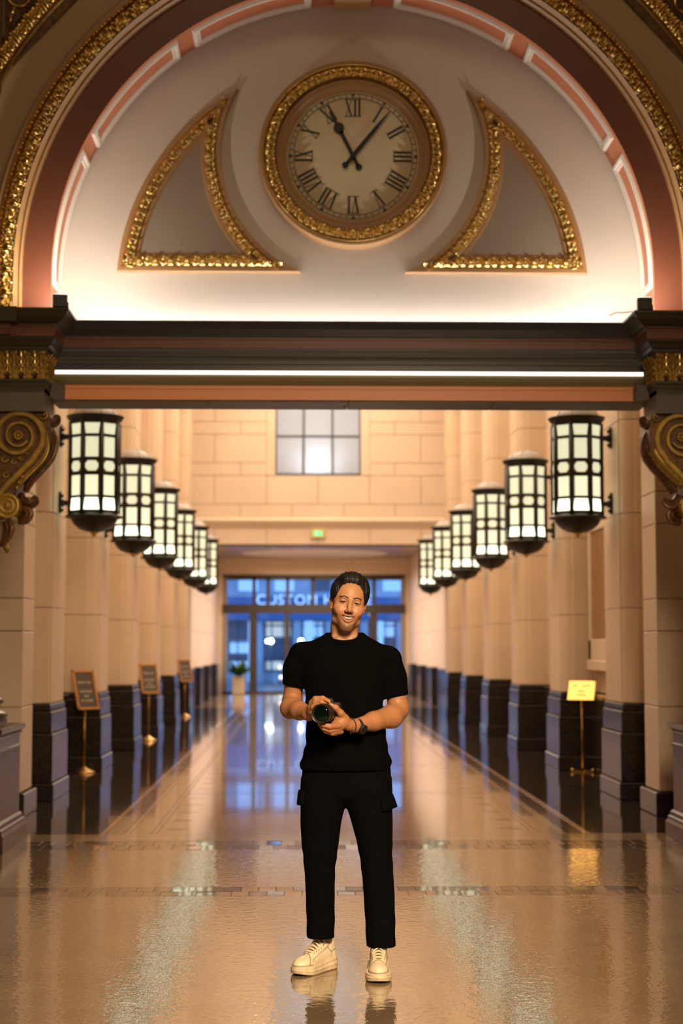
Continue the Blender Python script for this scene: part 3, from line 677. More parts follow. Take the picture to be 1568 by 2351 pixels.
flat(hh, [(-.012, .20), (.012, .20), (.040, .235), (.042, .262), (.028, .282), (.010, .30), (.012, .40), (-.012, .40), (-.010, .30), (-.028, .282), (-.042, .262), (-.040, .235)], -.022, .008)
o = obj('hour_hand', hh, 'black', clock); o.rotation_euler = (0, -26.5 * D2R, 0)

# ---- curved triangular frames either side of the clock
base = at(811, 625, 12.5); oc = at(811, 665, 12.5); RBIG = 551 * 12.5 / FPX; RCK = 311 * 12.5 / FPX
KX, KZ = at(811, 350, 12.5).x, at(811, 350, 12.5).z
def tri_loop(d, n=26):
    Rb, Rk, zb = RBIG - d, RCK + d, base.z + d
    A = (oc.x - math.sqrt(Rb ** 2 - (zb - oc.z) ** 2), zb)
    B = (KX - math.sqrt(max(1e-6, Rk ** 2 - (zb - KZ) ** 2)), zb)
    dx, dz = KX - oc.x, KZ - oc.z; D = math.hypot(dx, dz); a_ = (Rb ** 2 - Rk ** 2 + D * D) / (2 * D); h_ = math.sqrt(max(1e-6, Rb ** 2 - a_ * a_))
    mx_, mz = oc.x + a_ * dx / D, oc.z + a_ * dz / D
    Cc = min(((mx_ + h_ * dz / D, mz - h_ * dx / D), (mx_ - h_ * dz / D, mz + h_ * dx / D)), key=lambda p: p[0])
    def arc(cx, cz, R, p, q_, k):
        a0 = math.atan2(p[1] - cz, p[0] - cx) % (2 * PI); a1 = math.atan2(q_[1] - cz, q_[0] - cx) % (2 * PI)
        return [(cx + R * math.cos(a0 + (a1 - a0) * i / k), cz + R * math.sin(a0 + (a1 - a0) * i / k)) for i in range(k)]
    e1 = arc(oc.x, oc.z, Rb, A, Cc, n); e2 = arc(KX, KZ, Rk, Cc, B, n); e3 = [(B[0] + (A[0] - B[0]) * i / n, zb) for i in range(n)]
    return e1, e2, e3, (A, B, Cc)
def mirror(p, sx): return p if sx < 0 else (2 * (KX - .003) - p[0], p[1])
for sx in (-1, 1):
    nm = 'left' if sx < 0 else 'right'
    fr_ = thing('triangular_frame', 'gilded curved triangular wall frame to the %s of the clock' % nm, 'wall frame', (0, 12.55, 0), group='triangular frames')
    def ringmesh(prof):
        rows = []
        for d, y in prof:
            e1, e2, e3, _ = tri_loop(d); rows.append([(mirror(p, sx)[0], y, p[1]) for p in e1 + e2 + e3])
        return MB().grid(rows, False, closed_u=True)
    obj('outer_moulding', ringmesh([(0, 0), (0, -.05), (.004, -.056), (.030, -.056), (.034, -.05), (.104, -.020), (.106, 0)]), 'brown', fr_)
    obj('inner_moulding', ringmesh([(.100, -.018), (.102, -.034), (.112, -.04), (.124, -.034), (.128, -.026), (.140, -.028), (.150, -.016), (.160, -.004), (.162, 0)]), 'brown', fr_)
    e1, e2, e3, _ = tri_loop(.156); obj('grey_panel', MB().prism([mirror(p, sx) for p in e1 + e2 + e3], -.006, .0, 'y'), 'grey_panel', fr_)
    e1, e2, e3, V3 = tri_loop(.036, 200)
    for e, cen, sg in ((e1, (oc.x, oc.z), -1), (e2, (KX, KZ), 1), (e3, None, 0)):
        L = sum(math.dist(e[i], e[i + 1]) for i in range(len(e) - 1)); n = max(3, round(L / .118)); st = L / n; acc = 0; k = 0
        for i in range(len(e) - 1):
            acc += math.dist(e[i], e[i + 1])
            if acc >= (k + .5) * st and k < n:
                k += 1; p = e[i]; t = (e[i + 1][0] - p[0], e[i + 1][1] - p[1])
                if cen: dx, dz = p[0] - cen[0], p[1] - cen[1]; l = math.hypot(dx, dz); inn = (sg * dx / l, sg * dz / l)
                else: inn = (0, 1)
                edge = min(acc, L - acc)
                if (e is e1 and L - acc < .16) or (e is e2 and (acc < .16 or L - acc < .30)) or (e is e3 and acc < .30): pass
                p = mirror(p, sx); t = t if sx < 0 else (t[0], -t[1]); inn = inn if sx < 0 else (-inn[0], inn[1])
                hs = max(.35, min(1.0, edge / .26)) if not (e is e1 and acc < .3) and not (e is e3 and L - acc < .3) else 1.0
                o = place_orn(ORN_S, fr_, (p[0], -.046, p[1]), (t[0], 0, t[1]), (inn[0], 0, inn[1]), st / .118, tilt=.4)
                if hs < 1: o.matrix_basis = o.matrix_basis @ Matrix.Diagonal((1, max(.3, hs * .85), 1, 1))

# ---- floodlights on the cornice ends, with cable
for sx, xx, yy, an in ((-1, 139, 700, 0.12), (1, 1478, 706, -0.06)):
    nm = 'left' if sx < 0 else 'right'
    p = at(xx, yy, 11.60); fl = thing('floodlight', 'small black floodlight standing on the %s cornice end' % nm, 'floodlight', (p.x, 11.58, 3.856), an, 'floodlights on the cornice')
    obj('housing', MB().box(-.052, .052, -.035, .035, .018, .112), 'black_metal', fl, bevel=.006)
    obj('lens', MB().box(-.046, .046, -.03, .03, .112, .116), 'led', fl)
    obj('bracket', MB().box(-.045, .06, -.02, .02, .0, .02), 'black_metal', fl); obj('arm', MB().box(.052, .06, -.014, .014, .0, .06), 'black_metal', fl)
    for q in range(4): obj('fin', MB().box(-.045 + q * .026, -.039 + q * .026, -.042, -.034, .03, .10), 'black_metal', fl)
    l = bpy.data.lights.new('flood', 'SPOT'); l.energy = 44; l.color = (1, .88, .74); l.spot_size = 2.9; l.spot_blend = .9; l.shadow_soft_size = .04
    lo_ = bpy.data.objects.new('flood', l); COL.objects.link(lo_); lo_.location = (p.x + sx * .02, 11.72, 3.99); lo_.rotation_euler = (Vector((sx * .05, .85, .75))).to_track_quat('-Z', 'Y').to_euler()
p0 = at(1398, 704, 11.7); cb = [(p0.x, 11.7, 3.862), (p0.x + .05, 11.69, 3.885), (p0.x + .10, 11.69, 3.882), (p0.x + .16, 11.69, 3.892), (p0.x + .21, 11.69, 3.878), (p0.x + .26, 11.7, 3.862)]
tag(obj('cable', MB().tube(cb, .004, 6), 'cable'), 'thin pale cable lying on the right cornice by the floodlight', 'cable')
rag = SDF((p0.x + .18, 11.60, 3.85), (p0.x + .36, 11.78, 3.94), .006)
for k in range(9): rag.ell((p0.x + .22 + .1 * random.random(), 11.66 + .06 * random.random(), 3.868 + .02 * random.random()), (.025, .02, .02), .01)
Vr, Fr = rag.extract(); tag(link('crumpled_wrap', np_mesh('crumpled_wrap', Vr, Fr, 'cable')), 'crumpled brown wrapping lying on the right cornice', 'wrapping')
p1 = at(88, 702, 11.7); jb = thing('junction_box', 'small dark fitting lying on the left cornice', 'fitting', (p1.x, 11.66, 3.856))
obj('box', MB().box(-.05, .05, -.02, .02, 0, .012), 'black_metal', jb, bevel=.003); obj('stub', MB().tube([(.03, 0, .01), (.045, 0, .03)], .008, 6), 'cable', jb)

# ---- passage piers behind the arch
H1, H2, HB = .655, .285, .94
for sx in (-1, 1):
    nm = 'left' if sx < 0 else 'right'
    w_ = struct(obj('wall_pier_' + nm, MB().box(min(sx * 2.775, sx * 6.0), max(sx * 2.775, sx * 6.0), 14.22, 14.74, 0, 8.6), 'mortar'))
    z = .21; hs = [(.21, .935)]
    z = .94
    while z < 8.5: hs += [(z, z + H1 - .006), (z + H1, z + H1 + H2 - .006)]; z += H1 + H2
    for a, b in hs: obj('stone_block', MB().box(min(sx * 2.75, sx * 6), max(sx * 2.75, sx * 6), 14.2, 14.77, a, min(b, 8.6)), 'stone', w_, bevel=.006)
    obj('base_block', MB().box(min(sx * 2.71, sx * 6), max(sx * 2.71, sx * 6), 14.14, 14.83, 0, .205), 'granite', w_, bevel=.012)

# ---- long hall: columns, walls between them, ceiling
def colplan(off, corner=True):                               # plan of the right-hand column: inner face at x=2.75-off, from y=-off to 1.05+off
    x0, y0, y1, x1 = 2.75 - off, .06 - off, .99 + off, 3.2
    if not corner: return [(x0, y0), (x1, y0), (x1, y1), (x0, y1)]
    r = .12; P = [(x0, y1), (x0, y0 + r + .014)]
    for i in range(9):
        a = PI + (PI / 2) * i / 8; P.append((x0 + .012 + r + r * math.cos(a), y0 + .012 + r + r * math.sin(a)))
    P += [(x0 + r + .03, y0), (x1, y0), (x1, y1)]
    return P
def col_mesh(sx):
    f = lambda P: [(sx * p[0], p[1]) for p in P]
    ms = {}
    ms['core'] = MB().prism(f(colplan(-.02)), .8, 8.6).mesh('shaft_core', 'mortar')
    ms['block'] = MB().prism(f(colplan(0)), 0, .912).mesh('stone_block', 'stone', .004)
    st = [(.062, 0, .165), (.045, .168, .632), (.030, .636, .842), (.016, .846, .912)]
    ms['pl'] = [MB().prism(f(colplan(o, False)), a, b).mesh('plinth_stone', 'granite', .011) for o, a, b in st]
    return ms
for sx in (-1, 1):
    nm = 'left' if sx < 0 else 'right'; ms = col_mesh(sx)
    for k in range(6):
        c = thing('hall_column', '%s beige stone column on dark plinth along the %s side of the hall' % (ORD[k], nm), 'column', (0, BAY0 + BAY * k, 0), group='hall columns')
        link('shaft_core', ms['core'], c)
        for q in range(8): link('stone_block', ms['block'], c, (0, 0, .918 + q * .918))
        pl = link('plinth_stone', ms['pl'][0], c)
        for m_ in ms['pl'][1:]: link('plinth_stone', m_, c)
    wl = struct(obj('wall_hall_' + nm, MB().box(min(sx * 3.16, sx * 3.5), max(sx * 3.16, sx * 3.5), 14.77, 36.3, 0, 8.6), 'mortar'))
    wb = MB().box(min(sx * 3.14, sx * 3.3), max(sx * 3.14, sx * 3.3), 0, BAY - .006, 0, .912).mesh('stone_block', 'stone', .004)
    wp = MB().box(min(sx * 3.07, sx * 3.3), max(sx * 3.07, sx * 3.3), 0, BAY - .004, 0, .905).mesh('dado_stone', 'granite', .011)
    for k in range(6):
        yb = 14.79 + BAY * k; Lk = min(BAY, 36.3 - yb)
        for q in range(8): link('stone_block', wb, wl, (0, yb, .918 + q * .918)).scale = (1, Lk / BAY, 1)
        link('dado_stone', wp, wl, (0, yb, 0)).scale = (1, Lk / BAY, 1)
struct(obj('ceiling_hall', MB().box(-3.6, 3.6, 12.7, 36.6, 8.6, 8.75), 'stone_pale'))
for sx in (-1, 1): struct(obj('ceiling_gap', MB().box(min(sx * 3.4, sx * 6.3), max(sx * 3.4, sx * 6.3), 12.7, 14.8, 8.6, 8.75), 'stone'))
# display niche in the right wall, first bay
nw = struct(obj('window_1', MB().box(3.085, 3.16, 18.0, 19.36, 1.30, 2.95), 'stone_pale'))
obj('sill', MB().box(3.03, 3.16, 17.95, 19.40, 1.18, 1.30), 'stone_pale', nw, bevel=.01)
for a, b, c_, d_ in ((18.0, 18.14, 1.3, 2.95), (19.22, 19.36, 1.3, 2.95), (18.0, 19.36, 2.80, 2.95), (18.0, 19.36, 1.30, 1.54)): obj('frame', MB().box(3.055, 3.16, a, b, c_, d_), 'stone_pale', nw, bevel=.008)
obj('inner_frame', MB().box(3.07, 3.1, 18.14, 18.2, 1.54, 2.8), 'brass', nw); obj('pane', MB().box(3.078, 3.084, 18.14, 19.22, 1.54, 2.80), 'amber_glass', nw)

# ---- end wall with window, lintel mouldings
YE = 36.3
we = struct(obj('wall_end', MB().box(-3.6, -1.15, YE + .02, YE + .5, 3.72, 8.6).box(1.15, 3.6, YE + .02, YE + .5, 3.72, 8.6).box(-1.15, 1.15, YE + .02, YE + .5, 3.72, 5.27).box(-1.15, 1.15, YE + .02, YE + .5, 8.0, 8.6), 'mortar'))
def eb(x0, x1, z0, z1, m='stone_pale'): obj('stone_block', MB().box(x0 + .005, x1 - .005, YE, YE + .2, z0 + .005, z1 - .005), m, we, bevel=.006)
z = 4.335; big = False
while z < 8.6:
    h = .64 if big else .285; z1 = min(8.6, z + h)
    xs = [-3.45, -2.31, -1.15, 0, 1.15, 2.30, 3.45] if big else [-3.45, -2.87, -1.73, -.58, .57, 1.72, 2.87, 3.45]
    for a, b in zip(xs[:-1], xs[1:]):
        if z > 5.2:
            if a >= -1.16 and b <= 1.16: continue
            a2, b2 = a, b
            if a < -1.15 < b: b2 = -1.15
            if a < 1.15 < b: a2 = 1.15
            if b2 - a2 > .05: eb(a2, b2, z, z1)
        else: eb(a, b, z, z1)
    z = z1; big = not big
mould = struct(obj('trim_6', MB().prism([(YE + .1, 4.335), (YE - .02, 4.335), (YE - .11, 4.26), (YE - .115, 4.235), (YE - .02, 4.10), (YE, 4.07), (YE + .1, 4.07)], -3.5, 3.5, 'x'), 'stone_pale'))
for a, b in zip([-3.45, -2.31, -1.15, 0, 1.15, 2.30], [-2.31, -1.15, 0, 1.15, 2.30, 3.45]): obj('stone_block', MB().box(a + .004, b - .004, YE, YE + .55, 3.72, 4.068), 'stone_pale', mould, bevel=.006)
win = struct(obj('window_2', MB().box(-1.15, -.955, YE - .01, YE + .15, 5.27, 8.05).box(.955, 1.15, YE - .01, YE + .15, 5.27, 8.05), 'stone_pale'))
for a in (-.955, -.335, .305, .925): obj('mullion', MB().box(a, a + .03, YE + .0, YE + .06, 5.285, 8.0), 'olive_dark', win)
for zz in (5.28, 6.13, 7.0, 7.87): obj('glazing_bar', MB().box(-.955, .955, YE + .005, YE + .055, zz, zz + .03), 'olive_dark', win)
for i in range(3):
    for j in range(3): obj('pane', MB().box(-.925 + i * .632, -.335 + i * .632, YE + .025, YE + .035, 5.31 + j * .86, 6.13 + j * .86), 'frosted', win)
wall('wall_light_shaft', MB().box(-1.1, 1.1, YE + 1.6, YE + 1.65, 5.0, 8.3).box(-1.12, -1.07, YE + .5, YE + 1.65, 5.0, 8.3).box(1.07, 1.12, YE + .5, YE + 1.65, 5.0, 8.3).box(-1.12, 1.12, YE + .5, YE + 1.65, 4.98, 5.02).box(-1.12, 1.12, YE + .5, YE + 1.65, 8.28, 8.32), 'white_trim')
lp = bpy.data.lights.new('window_lamp', 'POINT'); lp.energy = 26; lp.color = (.86, .93, 1.0); lp.shadow_soft_size = .12
lpo = bpy.data.objects.new('window_lamp', lp); lpo.location = (.0, YE + .36, 5.62); COL.objects.link(lpo)
area('window_fill', (0, YE + 1.5, 6.9), 1.8, 2.4, 17, (.80, .88, 1.0), (-PI / 2, 0, 0))
ex = thing('exit_sign', 'small green lit exit sign on the beam below the far window', 'exit sign', (.0, YE - .03, 3.88))
obj('housing', MB().box(-.165, .165, -.03, .03, -.02, .19), 'exit_box', ex, bevel=.006); obj('green_panel', MB().box(-.095, .095, -.034, -.03, .03, .145), 'exit_green', ex)
obj('pictogram', MB().box(-.05, -.02, -.037, -.034, .05, .125).box(.0, .06, -.037, -.034, .075, .1), 'exit_white', ex)

# ---- far lobby and doors
YD = 51.2
for sx in (-1, 1):
    nm = 'left' if sx < 0 else 'right'
    lw = struct(obj('wall_lobby_' + nm, MB().box(min(sx * 3.02, sx * 3.5), max(sx * 3.02, sx * 3.5), YE, YD, 0, 4.6), 'mortar'))
    for k in range(4):
        for q in range(4): obj('stone_block', MB().box(min(sx * 3.0, sx * 3.2), max(sx * 3.0, sx * 3.2), YE + .1 + k * 3.72, YE + .1 + k * 3.72 + 3.71, .918 + q * .918, .918 + q * .918 + .912), 'stone_pale', lw, bevel=.005)
        obj('dado_stone', MB().box(min(sx * 2.95, sx * 3.2), max(sx * 2.95, sx * 3.2), YE + .1 + k * 3.72, YE + .1 + k * 3.72 + 3.71, 0, .905), 'granite', lw, bevel=.01)
        obj('pilaster_base', MB().box(min(sx * 2.85, sx * 3.2), max(sx * 2.85, sx * 3.2), YE + .5 + k * 3.72, YE + 1.1 + k * 3.72, 0, .95), 'granite', lw, bevel=.01)
cl_ = struct(obj('ceiling_lobby', MB().box(-3.5, 3.5, YE + .5, YD + .2, 4.20, 4.4), 'grey_panel'))
obj('ceiling_oval', MB().lathe([(0, 4.185), (2.12, 4.185), (2.16, 4.20)], 64, (0, 48.4, 0)), 'white_trim', cl_)  # lit recess of the oval is put into this disc's pale colour
wd_ = struct(obj('wall_door', MB().box(-3.5, 3.5, YD, YD + .3, 3.69, 4.25), 'stone_pale'))
obj('jamb', MB().box(-3.5, -2.83, YD, YD + .3, 0, 3.70).box(2.87, 3.5, YD, YD + .3, 0, 3.70), 'stone_pale', wd_)
dr = struct(obj('door_1', MB().box(-2.83, 2.87, YD - .06, YD + .1, 2.49, 2.77), 'door_metal'))
obj('head_rail', MB().box(-2.83, 2.87, YD - .02, YD + .1, 3.53, 3.70), 'door_metal', dr)
obj('sill', MB().box(-2.83, 2.87, YD - .05, YD + .1, 0, .06), 'door_metal', dr)
for x0, x1, m_ in ((-2.82, -2.70, 'door_pale'), (2.74, 2.86, 'door_pale')): obj('side_frame', MB().box(x0, x1, YD - .03, YD + .1, 0, 3.6), m_, dr)
xs = [-1.86, -1.42, -.81, -.02, .84, 1.90]
for i, x in enumerate(xs): obj('transom_mullion', MB().box(x - .055, x + .055, YD - .02, YD + .08, 2.7, 3.6), 'door_metal', dr)
for x, w in ((-1.86, .14), (-.81, .09), (.84, .09), (1.90, .14)): obj('door_stile', MB().box(x - w, x + w * .7, YD - .04, YD + .08, .05, 2.5), 'door_metal', dr)
ed = [-2.70, -1.86, -.81, .84, 1.90, 2.74]
for a, b in zip(ed[:-1], ed[1:]): obj('pane', MB().box(a, b, YD + .02, YD + .03, .05, 2.5), 'glass', dr)
ed = [-2.70] + xs + [2.74]
for a, b in zip(ed[:-1], ed[1:]): obj('pane', MB().box(a, b, YD + .02, YD + .03, 2.75, 3.56), 'glass', dr)

# ---- street outside at dusk
struct(obj('street', MB().box(-40, 40, 51.6, 90, -.1, .0), 'asphalt'))
bd = thing('building', 'blue-lit building with a long lit sign across the street beyond the doors', 'building', (0, 68, 0))
obj('wall', MB().box(-14, 14, 0, 1, 0, 9), 'facade', bd)
obj('sign_fascia', MB().box(-8, 12, -.35, -.05, 2.55, 3.5), 'sign_fascia', bd)
for x in (-3.6, -2.15, -.55, .75, 2.2, 3.7): obj('pillar', MB().box(x - .16, x + .16, -.25, .0, 0, 2.55), 'facade', bd)
for i, (x0, x1, m_) in enumerate(((-5.2, -3.8, 'street_blue'), (-3.4, -2.35, 'street_blue'), (-1.9, -.8, 'street_warm'), (-.35, .55, 'street_blue'), (.95, 2.0, 'street_warm'), (2.4, 3.5, 'street_blue'), (3.9, 5.4, 'street_blue'))):
    w_ = obj('shop_window', MB().box(x0, x1, -.06, -.02, .45, 2.45), 'facade_dark', bd)
    for q in range(3):
        zz = .5 + q * .68; obj('pane', MB().box(x0 + .05, x1 - .05, -.08, -.055, zz, zz + (.34, .52, .6)[q]), m_ if (i + q) % 3 else 'facade_dark', w_)
for (xa, xb) in ((570, 581), (699, 719), (868, 880)):
    a_, b_ = at(xa, 1450, 67.7).x, at(xb, 1450, 67.7).x; obj('lit_column', MB().box(a_, b_, -.3, -.1, 0, 2.5), 'street_blue', bd)
for zz in (.95, 1.62, 2.28): obj('shop_rail', MB().box(-6, 6, -.12, -.085, zz, zz + .07), 'facade_dark', bd)
for q in range(24): obj('shop_mullion', MB().box(-5.4 + q * .47, -5.35 + q * .47, -.12, -.085, .4, 2.5), 'facade_dark', bd)
for q in range(14): obj('upper_window', MB().box(-9 + q * 1.5, -8.2 + q * 1.5, -.05, .0, 3.75, 5.6), 'street_blue' if q % 3 else 'facade_dark', bd)
tc = bpy.data.curves.new('sign_text', 'FONT'); tc.body = 'CUSTOM HOUSE'; tc.size = .58; tc.extrude = .03; tc.space_character = 1.12
to = bpy.data.objects.new('sign_text', tc); COL.objects.link(to); bpy.context.view_layer.update()
me = bpy.data.meshes.new_from_object(to.evaluated_get(bpy.context.evaluated_depsgraph_get())); bpy.data.objects.remove(to)
me.materials.clear(); me.materials.append(M['sign_letters'])
lt = link('sign_letters', me, bd, (at(588, 1388, 67.6).x, -.40, at(588, 1388, 67.6).z)); lt.rotation_euler = (PI / 2, 0, 0)
for i, (x, y, yy, r, m_, lab) in enumerate(((622, 1472, 63, .10, 'street_white', 'brighter of two close white street lights left of the man'), (614, 1472, 64.5, .075, 'street_white', 'fainter of two close white street lights left of the man'), (691, 1472, 63, .10, 'street_white', 'white street light just above the shoulder of the man'),
        (643, 1532, 62, .075, 'street_amber', 'upper amber light glowing low behind the glass doors'), (645, 1555, 60.5, .075, 'street_amber', 'lower amber light glowing low behind the glass doors'), (853, 1411, 62, .09, 'street_amber', 'pale yellow light beyond the doors right of the face'))):
    p = at(x, y, yy); sl_ = thing('street_light', lab, 'street light', (p.x, yy, 0), group='street lights beyond the doors')
    obj('globe', MB().ball((0, 0, p.z), r, 10), m_, sl_); obj('post', MB().tube([(0, 0, 0), (0, 0, p.z - r * .8)], .02, 6), 'facade_dark', sl_)
# ================================================================== OBJECTS
# ---- lanterns
def make_lantern():
    ap = .225; W_ = 2 * ap * math.tan(PI / 8)
    me = {}
    def octo(r): return [(r / math.cos(PI / 8) * math.cos(PI / 8 + k * PI / 4), r / math.cos(PI / 8) * math.sin(PI / 8 + k * PI / 4)) for k in range(8)]
    fr = MB().prism(octo(ap), 2.72, 3.68)
    for k in range(8):
        x, y = octo(ap + .004)[k]; fr.tube([(x, y, 2.74), (x, y, 3.67)], .021, 6)
    for zc, hh in ((3.528, .014), (3.294, .016), (3.153, .018), (2.926, .012)): fr.prism(octo(ap + .011), zc - hh, zc + hh)
    fr.prism(octo(ap + .012), 3.655, 3.69); fr.prism(octo(ap + .014), 2.745, 2.79)
    root = bpy.data.objects.new('wall_lantern', None); COL.objects.link(root)
    obj('frame', fr, 'black_metal', root)
    obj('collar', MB().lathe([(.20, 3.668), (.245, 3.672), (.25, 3.69), (.268, 3.70), (.278, 3.722), (.286, 3.728), (.286, 3.738), (.22, 3.742)], 40), 'black_metal', root)
    dm = obj('dome', MB().lathe([(.222, 3.738), (.214, 3.766), (.19, 3.80), (.145, 3.832), (.08, 3.852), (.02, 3.859), (0, 3.872)], 40), 'dome', root)
    for k in range(4):
        a = k * PI / 4 + .4; obj('rib', MB().tube([(r * math.cos(a), r * math.sin(a), z) for r, z in ((.224, 3.74), (.216, 3.768), (.192, 3.802), (.146, 3.835), (.08, 3.855), (0, 3.864), (-.08, 3.855), (-.146, 3.835), (-.192, 3.802), (-.216, 3.768), (-.224, 3.74))], .004, 5), 'dome', dm)
    obj('lower_ring', MB().lathe([(.20, 2.78), (.24, 2.775), (.25, 2.762), (.262, 2.752), (.282, 2.744), (.288, 2.734), (.27, 2.724), (.24, 2.72), (.2, 2.72)], 40), 'black_metal', root)
    obj('bowl', MB().lathe([(.236, 2.728), (.225, 2.70), (.195, 2.655), (.15, 2.618), (.09, 2.594), (.03, 2.585), (0, 2.584)], 40), 'black_metal', root)
    obj('finial', MB().lathe([(0, 2.592), (.05, 2.588), (.042, 2.575), (.02, 2.568), (.022, 2.555), (.012, 2.545), (0, 2.538)], 14), 'brass', root)
    hw = .0625
    rows = [(3.544, 3.650, hw, hw + .013, 'pane'), (3.314, 3.512, hw, hw, 'pane'), None, (2.938, 3.134, hw, hw, 'pane_mid'), (2.795, 2.912, hw + .016, hw, 'pane_low')]
    for r in rows:
        if r is None:
            z0, z1 = 3.175, 3.276; n = .022; n2 = .02
            cr = [(-hw + n, z0), (hw - n, z0), (hw - n, z0 + n2 * .6), (hw - n * .5, z0 + n2 * .6), (hw - n * .5, z0 + n2 * 1.3), (hw, z0 + n2 * 1.3), (hw, z1 - n2 * 1.3), (hw - n * .5, z1 - n2 * 1.3), (hw - n * .5, z1 - n2 * .6), (hw - n, z1 - n2 * .6), (hw - n, z1),
                  (-hw + n, z1), (-hw + n, z1 - n2 * .6), (-hw + n * .5, z1 - n2 * .6), (-hw + n * .5, z1 - n2 * 1.3), (-hw, z1 - n2 * 1.3), (-hw, z0 + n2 * 1.3), (-hw + n * .5, z0 + n2 * 1.3), (-hw + n * .5, z0 + n2 * .6), (-hw + n, z0 + n2 * .6)]
            pm_ = MB().prism(cr, -ap - .0085, -ap + .001, 'y').mesh('pane', 'pane'); bk = MB().box(-hw, hw, -ap - .004, -ap + .001, z0, z1).mesh('backing', 'oak')
            for k in range(8):
                o = link('pane', pm_, root); o.rotation_euler = (0, 0, k * PI / 4); b_ = link('backing', bk, o)
        else:
            z0, z1, h0, h1, m_ = r; pm_ = MB().prism([(-h0, z0), (h0, z0), (h1, z1), (-h1, z1)], -ap - .006, -ap + .001, 'y').mesh('pane', m_)
            for k in range(8): link('pane', pm_, root).rotation_euler = (0, 0, k * PI / 4)
    for zc in (3.535, 2.875):
        am = obj('arm', MB().box(.22, .33, -.022, .022, zc - .024, zc + .024).lathe([(.03, .30), (.038, .305), (.038, .318), (.03, .322)], 16, (0, 0, zc), 'x'), 'black_metal', root)
        obj('wall_plate', MB().prism([(-.035, zc - .10), (.035, zc - .10), (.045, zc - .05), (.04, zc), (.045, zc + .05), (.035, zc + .10), (0, zc + .115), (-.035, zc + .10), (-.045, zc + .05), (-.04, zc), (-.045, zc - .05)], .325, .346, 'x').ball((.318, 0, zc + .07), .018, 8).ball((.318, 0, zc - .07), .018, 8), 'black_metal', am)
    return root
lan = make_lantern(); first = True
for sx in (-1, 1):
    for k in range(6):
        o = lan if first else copy_tree(lan); first = False
        o.location = (sx * 2.402, BAY0 + BAY * k + .525, 0); o.rotation_euler = (0, 0, 0 if sx > 0 else PI)
        tag(o, '%s black iron wall lantern with lit glass panes on the %s row of columns' % (ORD[k], 'left' if sx < 0 else 'right'), 'lantern', 'wall lanterns')

# ---- sign stands
def sign_stand(name, label, X, Y, bw, bh, tilt, yawa, zc, board):
    t = thing(name, label, 'sign', (X, Y, 0), yawa, 'sign stands')
    if board: obj('base', MB().lathe([(0, .0), (.125, .0), (.128, .012), (.11, .02), (.05, .05), (.02, .075), (0, .08)], 32), 'brass', t)
    else: obj('base', MB().box(-.13, .13, -.018, .018, 0, .022).box(-.02, .02, -.13, .13, 0, .022).ball((-.12, 0, .02), .022, 10).ball((.12, 0, .02), .022, 10), 'brass', t)
    obj('post', MB().tube([(0, 0, .02), (0, 0, zc - .02)], .0125, 12), 'brass', t)
    M4 = Matrix.Translation((0, -.012, zc)) @ Matrix.Rotation(-tilt, 4, 'X')
    def pt(n, mb, m): o = obj(n, mb, m, t); o.matrix_local = M4; return o
    if board:
        f_ = .026; pt('board', MB().box(-bw / 2 + f_ * .5, bw / 2 - f_ * .5, -.004, .008, -bh / 2 + .01, bh / 2 - .01), 'board')
        for a in ((-bw / 2, bw / 2, bh / 2 - f_, bh / 2), (-bw / 2, bw / 2, -bh / 2, -bh / 2 + f_), (-bw / 2, -bw / 2 + f_, -bh / 2, bh / 2), (bw / 2 - f_, bw / 2, -bh / 2, bh / 2)): pt('frame_bar', MB().box(a[0], a[1], -.012, .012, a[2], a[3]), 'oak')
        for z, groups in board:                              # rows of unreadable white lettering
            tot = sum(groups) + (len(groups) - 1) * .7; x = -tot / 2 * .021; mb = MB()
            for g in groups:
                for q in range(g): mb.box(x, x + .015, -.0055, -.004, z - .012, z + .012); x += .021
                x += .0147
            pt('lettering', mb, 'chalk')
    else:
        pt('plate', MB().box(-bw / 2, bw / 2, -.004, .004, -bh / 2, bh / 2), 'brass'); mb = MB()
        for z, x0, n in ((.06, -.11, 3), (.06, -.0, 5), (-.01, -.045, 4), (-.06, -.045, 5)):
            for q in range(n): mb.box(x0 + q * .021, x0 + q * .021 + .015, -.0052, -.004, z - .009, z + .009)
        pt('lettering', mb, 'gold_brown')
    return t
rowsA = [(.09, (5, 3)), (-.02, (8,)), (-.075, (3,)), (-.13, (2, 5))]
sign_stand('sign_stand', 'nearest framed black notice board on a brass stand at left', -2.87, 19.20, .30, .475, .31, .72, .955, rowsA)
sign_stand('sign_stand', 'second framed black notice board on a brass stand at left', -2.735, 25.7, .30, .475, .31, .50, .955, rowsA)
sign_stand('sign_stand', 'farthest framed black notice board on a brass stand at left', -2.78, 34.15, .30, .475, .31, .60, .955, rowsA)
sign_stand('sign_stand', 'tilted brass notice plate on a brass stand before the right columns', 2.93, 19.15, .31, .255, .55, -.36, .945, None)

